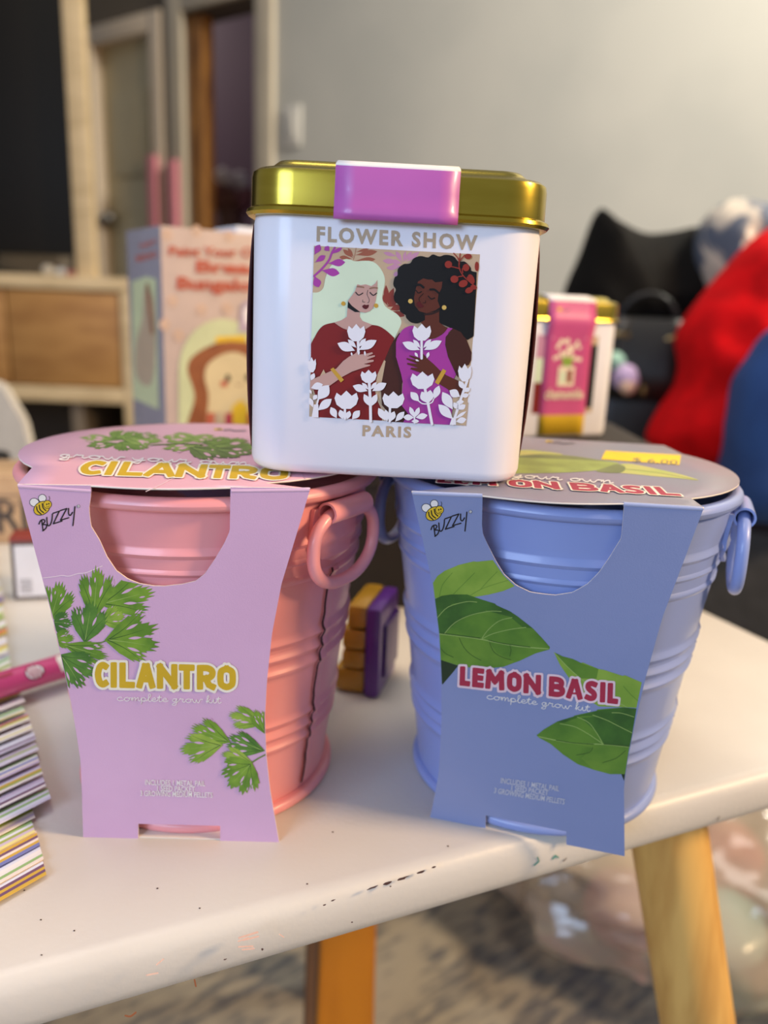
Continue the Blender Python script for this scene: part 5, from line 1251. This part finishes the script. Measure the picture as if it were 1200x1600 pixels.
# ------------------------------------------------------------------ stool under the table
q0 = aty(542, 1530, .43); m_or = mat('orange_wood', (206, 128, 26), .45, c2=(192, 116, 22), scale=24, stretch=(2, 2, .4)); m_or2 = mat('brown_wood', (120, 84, 56), .5, c2=(104, 72, 48), scale=24, stretch=(2, 2, .4))
stl = empty('step_stool', (q0.x, q0.y + .1, FLOOR)); tag(stl, 'orange wooden stool tucked under the white table', 'stool')
MS = Matrix.Translation((q0.x, q0.y, 0)) @ Matrix.Rotation(math.radians(6), 4, 'Z')
zst = -.175
def board(x0, x1, y0, y1, z0, z1, mt, name, flare=0):
    bm = bmesh.new(); vs = box(bm, x0, x1, y0, y1, z0, z1)
    for v in bm.verts:
        if v.co.z < (z0 + z1) / 2: v.co.x += math.copysign(flare, v.co.x - (x0 + x1) / 2)
    bmesh.ops.bevel(bm, geom=bm.edges[:], offset=.0015, segments=2, affect='EDGES')
    bmesh.ops.transform(bm, matrix=MS, verts=bm.verts[:]); 
    return link(name, bm, mt, stl)
board(-.017, .017, 0, .02, FLOOR, zst, m_or, 'leg', .006); board(-.0262, -.0172, .002, .03, FLOOR, zst, m_or2, 'leg_edge', .004)
board(-.017, .017, .20, .22, FLOOR, zst, m_or, 'leg', .006)
board(-.03, .03, -.005, .225, zst, zst + .018, m_or, 'seat')

# ------------------------------------------------------------------ clear bag of party things on the floor
m_bag = bpy.data.materials.new('clear_plastic_film'); m_bag.use_nodes = True; nt = m_bag.node_tree; Nn = nt.nodes; Ln = nt.links
out = Nn['Material Output']; tr_ = Nn.new('ShaderNodeBsdfTransparent'); gl = Nn.new('ShaderNodeBsdfGlossy'); gl.inputs['Roughness'].default_value = .12
di = Nn.new('ShaderNodeBsdfDiffuse'); di.inputs['Color'].default_value = lin((206, 190, 168)); fz = Nn.new('ShaderNodeLayerWeight'); fz.inputs['Blend'].default_value = .35
mx = Nn.new('ShaderNodeMixShader'); mx.inputs[0].default_value = .48; Ln.new(tr_.outputs[0], mx.inputs[1]); Ln.new(di.outputs[0], mx.inputs[2])
mx2 = Nn.new('ShaderNodeMixShader'); Ln.new(fz.outputs['Fresnel'], mx2.inputs[0]); Ln.new(mx.outputs[0], mx2.inputs[1]); Ln.new(gl.outputs[0], mx2.inputs[2]); Ln.new(mx2.outputs[0], out.inputs[0])
bgc = atz(1120, 1395, -.42); bgc.z = FLOOR
bm = bmesh.new(); bmesh.ops.create_icosphere(bm, subdivisions=5, radius=1)
for v in bm.verts:
    c = v.co.copy(); f = 1 + .16 * mnoise.noise(c * 2.3) + .10 * mnoise.noise(c * 5.1) + .06 * abs(mnoise.noise(c * 11))
    v.co = Vector((c.x * .25 * f, c.y * .17 * f, max(-.092, c.z * .11 * f)))
for v in bm.verts: v.co += Vector((bgc.x + .03, bgc.y + .04, FLOOR + .094))
tag(link('plastic_bag', bm, m_bag), 'crumpled clear plastic bag on the carpet behind the round table leg', 'bag')
for i, (dx, dy, r, c, nme) in enumerate(((-.12, -.03, .042, (226, 150, 150), 'rose pink'), (-.02, -.05, .04, (150, 200, 190), 'aqua'), (.08, -.04, .043, (236, 214, 190), 'cream'), (.02, .05, .045, (214, 120, 110), 'coral'), (-.08, .06, .04, (224, 206, 160), 'sand yellow'), (.13, .03, .038, (240, 200, 206), 'blush'))):
    bm = bmesh.new(); bmesh.ops.create_icosphere(bm, subdivisions=3, radius=r)
    for v in bm.verts: v.co = v.co * (1 + .14 * mnoise.noise(v.co * 36 + Vector((i, 0, 0))))
    mz = min(v.co.z for v in bm.verts)
    for v in bm.verts: v.co += Vector((bgc.x + .03 + dx, bgc.y + .04 + dy, FLOOR + .004 - mz))
    tag(link('party_ball', bm, mat('ball_' + nme.replace(' ', '_'), c, .5)), '%s paper ball inside the clear plastic bag' % nme, 'ball', 'paper balls in the clear bag')

# ------------------------------------------------------------------ sofa with clothes, right
m_sofa = mat('charcoal_upholstery', (74, 76, 80), .9, c2=(66, 68, 72), scale=50, bump=.2, bscale=500)
MSo = Matrix((WD, WN, Vector((0, 0, 1)))).transposed().to_4x4()
fe = atz(1150, 822, -.07); u_f, v_f = fe.dot(WD), fe.dot(WN)
so = empty('sofa', (WD * (u_f) + WN * (v_f + .4)).to_tuple()); so.location.z = FLOOR; tag(so, 'charcoal grey sofa piled with clothes along the wall', 'sofa')
ZS = -.07
def sof(name, a, bev):
    bm = bmesh.new(); box(bm, *a, bev, 0, MSo); return link(name, bm, m_sofa, so)
u0, u1 = u_f - .62, u_f + 1.0
sof('seat_cushion', (u0 + .005, (u0 + u1) / 2 - .003, v_f, v_f + .62, ZS - .14, ZS), .025); sof('seat_cushion', ((u0 + u1) / 2 + .003, u1, v_f, v_f + .62, ZS - .14, ZS), .025)
sof('base', (u0, u1, v_f + .01, v_f + .82, FLOOR + .05, ZS - .141), .01); sof('backrest', (u0, u1, v_f + .622, v_f + .82, ZS - .139, ZS + .20), .03)
for uu in (u0 + .06, u1 - .06):
    for vv in (v_f + .07, v_f + .75): sof('foot', (uu - .02, uu + .02, vv - .02, vv + .02, FLOOR, FLOOR + .052), .003)
m_blk = mat('black_quilted_cloth', (15, 13, 11), .95, spec=.2, c2=(11, 10, 9), scale=40, bump=.25, bscale=240)
def settle(o, z):
    mz = min(v.co.z for v in o.data.vertices)
    return o
Yp = 1.28
def cl_(pts, Y): return pts
o = puffy('throw_pillow', [(880, 462), (905, 400), (934, 328), (960, 342), (1005, 364), (1050, 362), (1095, 355), (1130, 380), (1140, 480), (1120, 600), (1060, 665), (960, 668), (885, 640), (870, 540)], Yp, .075, m_blk, .035, 6, 2)
tag(o, 'large black padded pillow with a pointed corner against the wall', 'pillow')
m_flc = bpy.data.materials.new('cream_navy_fleece'); m_flc.use_nodes = True; nt = m_flc.node_tree; Nn = nt.nodes; Ln = nt.links
tcx = Nn.new('ShaderNodeTexCoord'); nn = Nn.new('ShaderNodeTexNoise'); nn.inputs['Scale'].default_value = 14; nn.inputs['Detail'].default_value = 2; nn.inputs['Distortion'].default_value = .8; Ln.new(tcx.outputs['Object'], nn.inputs[0])
rr_ = Nn.new('ShaderNodeValToRGB'); rr_.color_ramp.elements[0].position = .50; rr_.color_ramp.elements[0].color = lin((84, 92, 108)); rr_.color_ramp.elements[1].position = .58; rr_.color_ramp.elements[1].color = lin((204, 192, 176)); Ln.new(nn.outputs[0], rr_.inputs[0]); Ln.new(rr_.outputs[0], Nn['Principled BSDF'].inputs['Base Color']); Nn['Principled BSDF'].inputs['Roughness'].default_value = .9
o = puffy('fleece_blanket', [(1098, 352), (1118, 325), (1150, 310), (1185, 316), (1230, 322), (1290, 350), (1330, 450), (1300, 600), (1180, 650), (1110, 560), (1100, 470), (1088, 400)], 1.2, .075, m_flc, .06, 12, 4)
tag(o, 'crumpled cream and navy fleece blanket on the pile of clothes', 'blanket')
m_redc = mat('red_jacket_cloth', (218, 8, 16), .85, spec=.15, c2=(188, 5, 12), scale=30, bump=.1, bscale=400)
o = puffy('red_jacket', [(1062, 530), (1072, 500), (1100, 462), (1135, 420), (1165, 385), (1200, 358), (1260, 340), (1330, 400), (1340, 600), (1290, 760), (1150, 778), (1090, 752), (1040, 725), (1012, 690), (1022, 664), (1046, 632), (1062, 608), (1066, 570)], 1.0, .075, m_redc, .06, 9, 7)
tag(o, 'bright red jacket heaped on the sofa beside the blue garment', 'jacket')
m_bluc = mat('navy_blue_cloth', (36, 74, 134), .8, c2=(30, 64, 120), scale=20)
o = puffy('blue_garment', [(1158, 620), (1166, 585), (1185, 550), (1215, 510), (1280, 500), (1340, 600), (1330, 790), (1240, 815), (1160, 812), (1135, 785), (1142, 730), (1150, 670)], .84, .06, m_bluc, .035, 7, 9)
tag(o, 'navy blue garment draped over the sofa front', 'garment')
m_lea = mat('glossy_black_leather', (24, 21, 19), .38); m_brs = mat('tarnished_brass', (150, 120, 74), .3, 1)
ph = aty(1008, 600, 1.10); hb = empty('handbag', (ph.x, 1.12, ZS)); tag(hb, 'glossy black handbag with brass fittings in front of the black pillow', 'handbag')
MH = Matrix.Translation((ph.x, 1.12, ZS)) @ Matrix.Rotation(math.radians(-12), 4, 'Z')
hz2 = aty(1008, 505, 1.08).z - ZS
bm = bmesh.new(); loft(bm, [[MH @ Vector((x * w_, y * d_ , z)) for x, y in rrect(1, 1, .35, 6)] for z, w_, d_ in ((.0, .050, .034), (.004, .056, .040), (.03, .060, .044), (hz2 * .6, .056, .036), (hz2 * .95, .048, .022), (hz2, .044, .016))]); link('bag_body', bm, m_lea, hb)
bm = bmesh.new(); loft(bm, [[MH @ Vector((x, y - .003, z)) for x in (-.052, -.026, 0, .026, .052)] for y, z in ((.004, hz2 + .004), (-.020, hz2 + .003), (-.032, hz2 * .9), (-.0405, hz2 * .72), (-.0455, hz2 * .55))], False, False, closed=False); o = link('bag_flap', bm, m_lea, hb); sm = o.modifiers.new('leather', 'SOLIDIFY'); sm.thickness = .003
bm = bmesh.new(); tube(bm, [MH @ Vector((-.04 * math.cos(t), .004, hz2 - .006 + .045 * math.sin(t))) for t in [PI * i / 16 for i in range(17)]], .0035, 10); link('bag_handle', bm, m_lea, hb)
for x, z, l, an in ((-.036, hz2 * .93, .012, .1), (.036, hz2 * .93, .015, -.35), (.0, hz2 * .6, .008, 1.57), (.034, hz2 * .35, .012, -.2)):
    bm = bmesh.new(); box(bm, -l, l, -.0035, .0035, -.003, .003, .001, 0, MH @ Matrix.Translation((x, -.047 if z < hz2 * .8 else -.034, z)) @ Matrix.Rotation(an, 4, 'Y')); link('brass_fitting', bm, m_brs, hb)
ch = empty('bag_charm', aty(976, 560, 1.06).to_tuple()); tag(ch, 'lilac, mint and peach pompom charm hanging on the black handbag', 'charm')
for x, y, r, c, nm, dy in ((978, 590, .0175, (206, 178, 212), 'lilac', 0), (962, 564, .0125, (150, 188, 170), 'mint', .006), (980, 604, .0105, (228, 188, 160), 'peach', -.012)):
    p = aty(x, y, 1.056 + dy); bm = bmesh.new(); bmesh.ops.create_icosphere(bm, subdivisions=3, radius=r)
    for v in bm.verts: v.co = v.co * (1 + .2 * mnoise.noise(v.co * 70)) + p
    link('pompom', bm, mat('plush_' + nm, c, .9), ch)
bm = bmesh.new(); tube(bm, [aty(966, 562, 1.062), aty(972, 530, 1.072), aty(985, 500, 1.078), MH @ Vector((-.036, -.030, hz2 * .93))], .0012, 8); link('cord', bm, m_lea, ch)
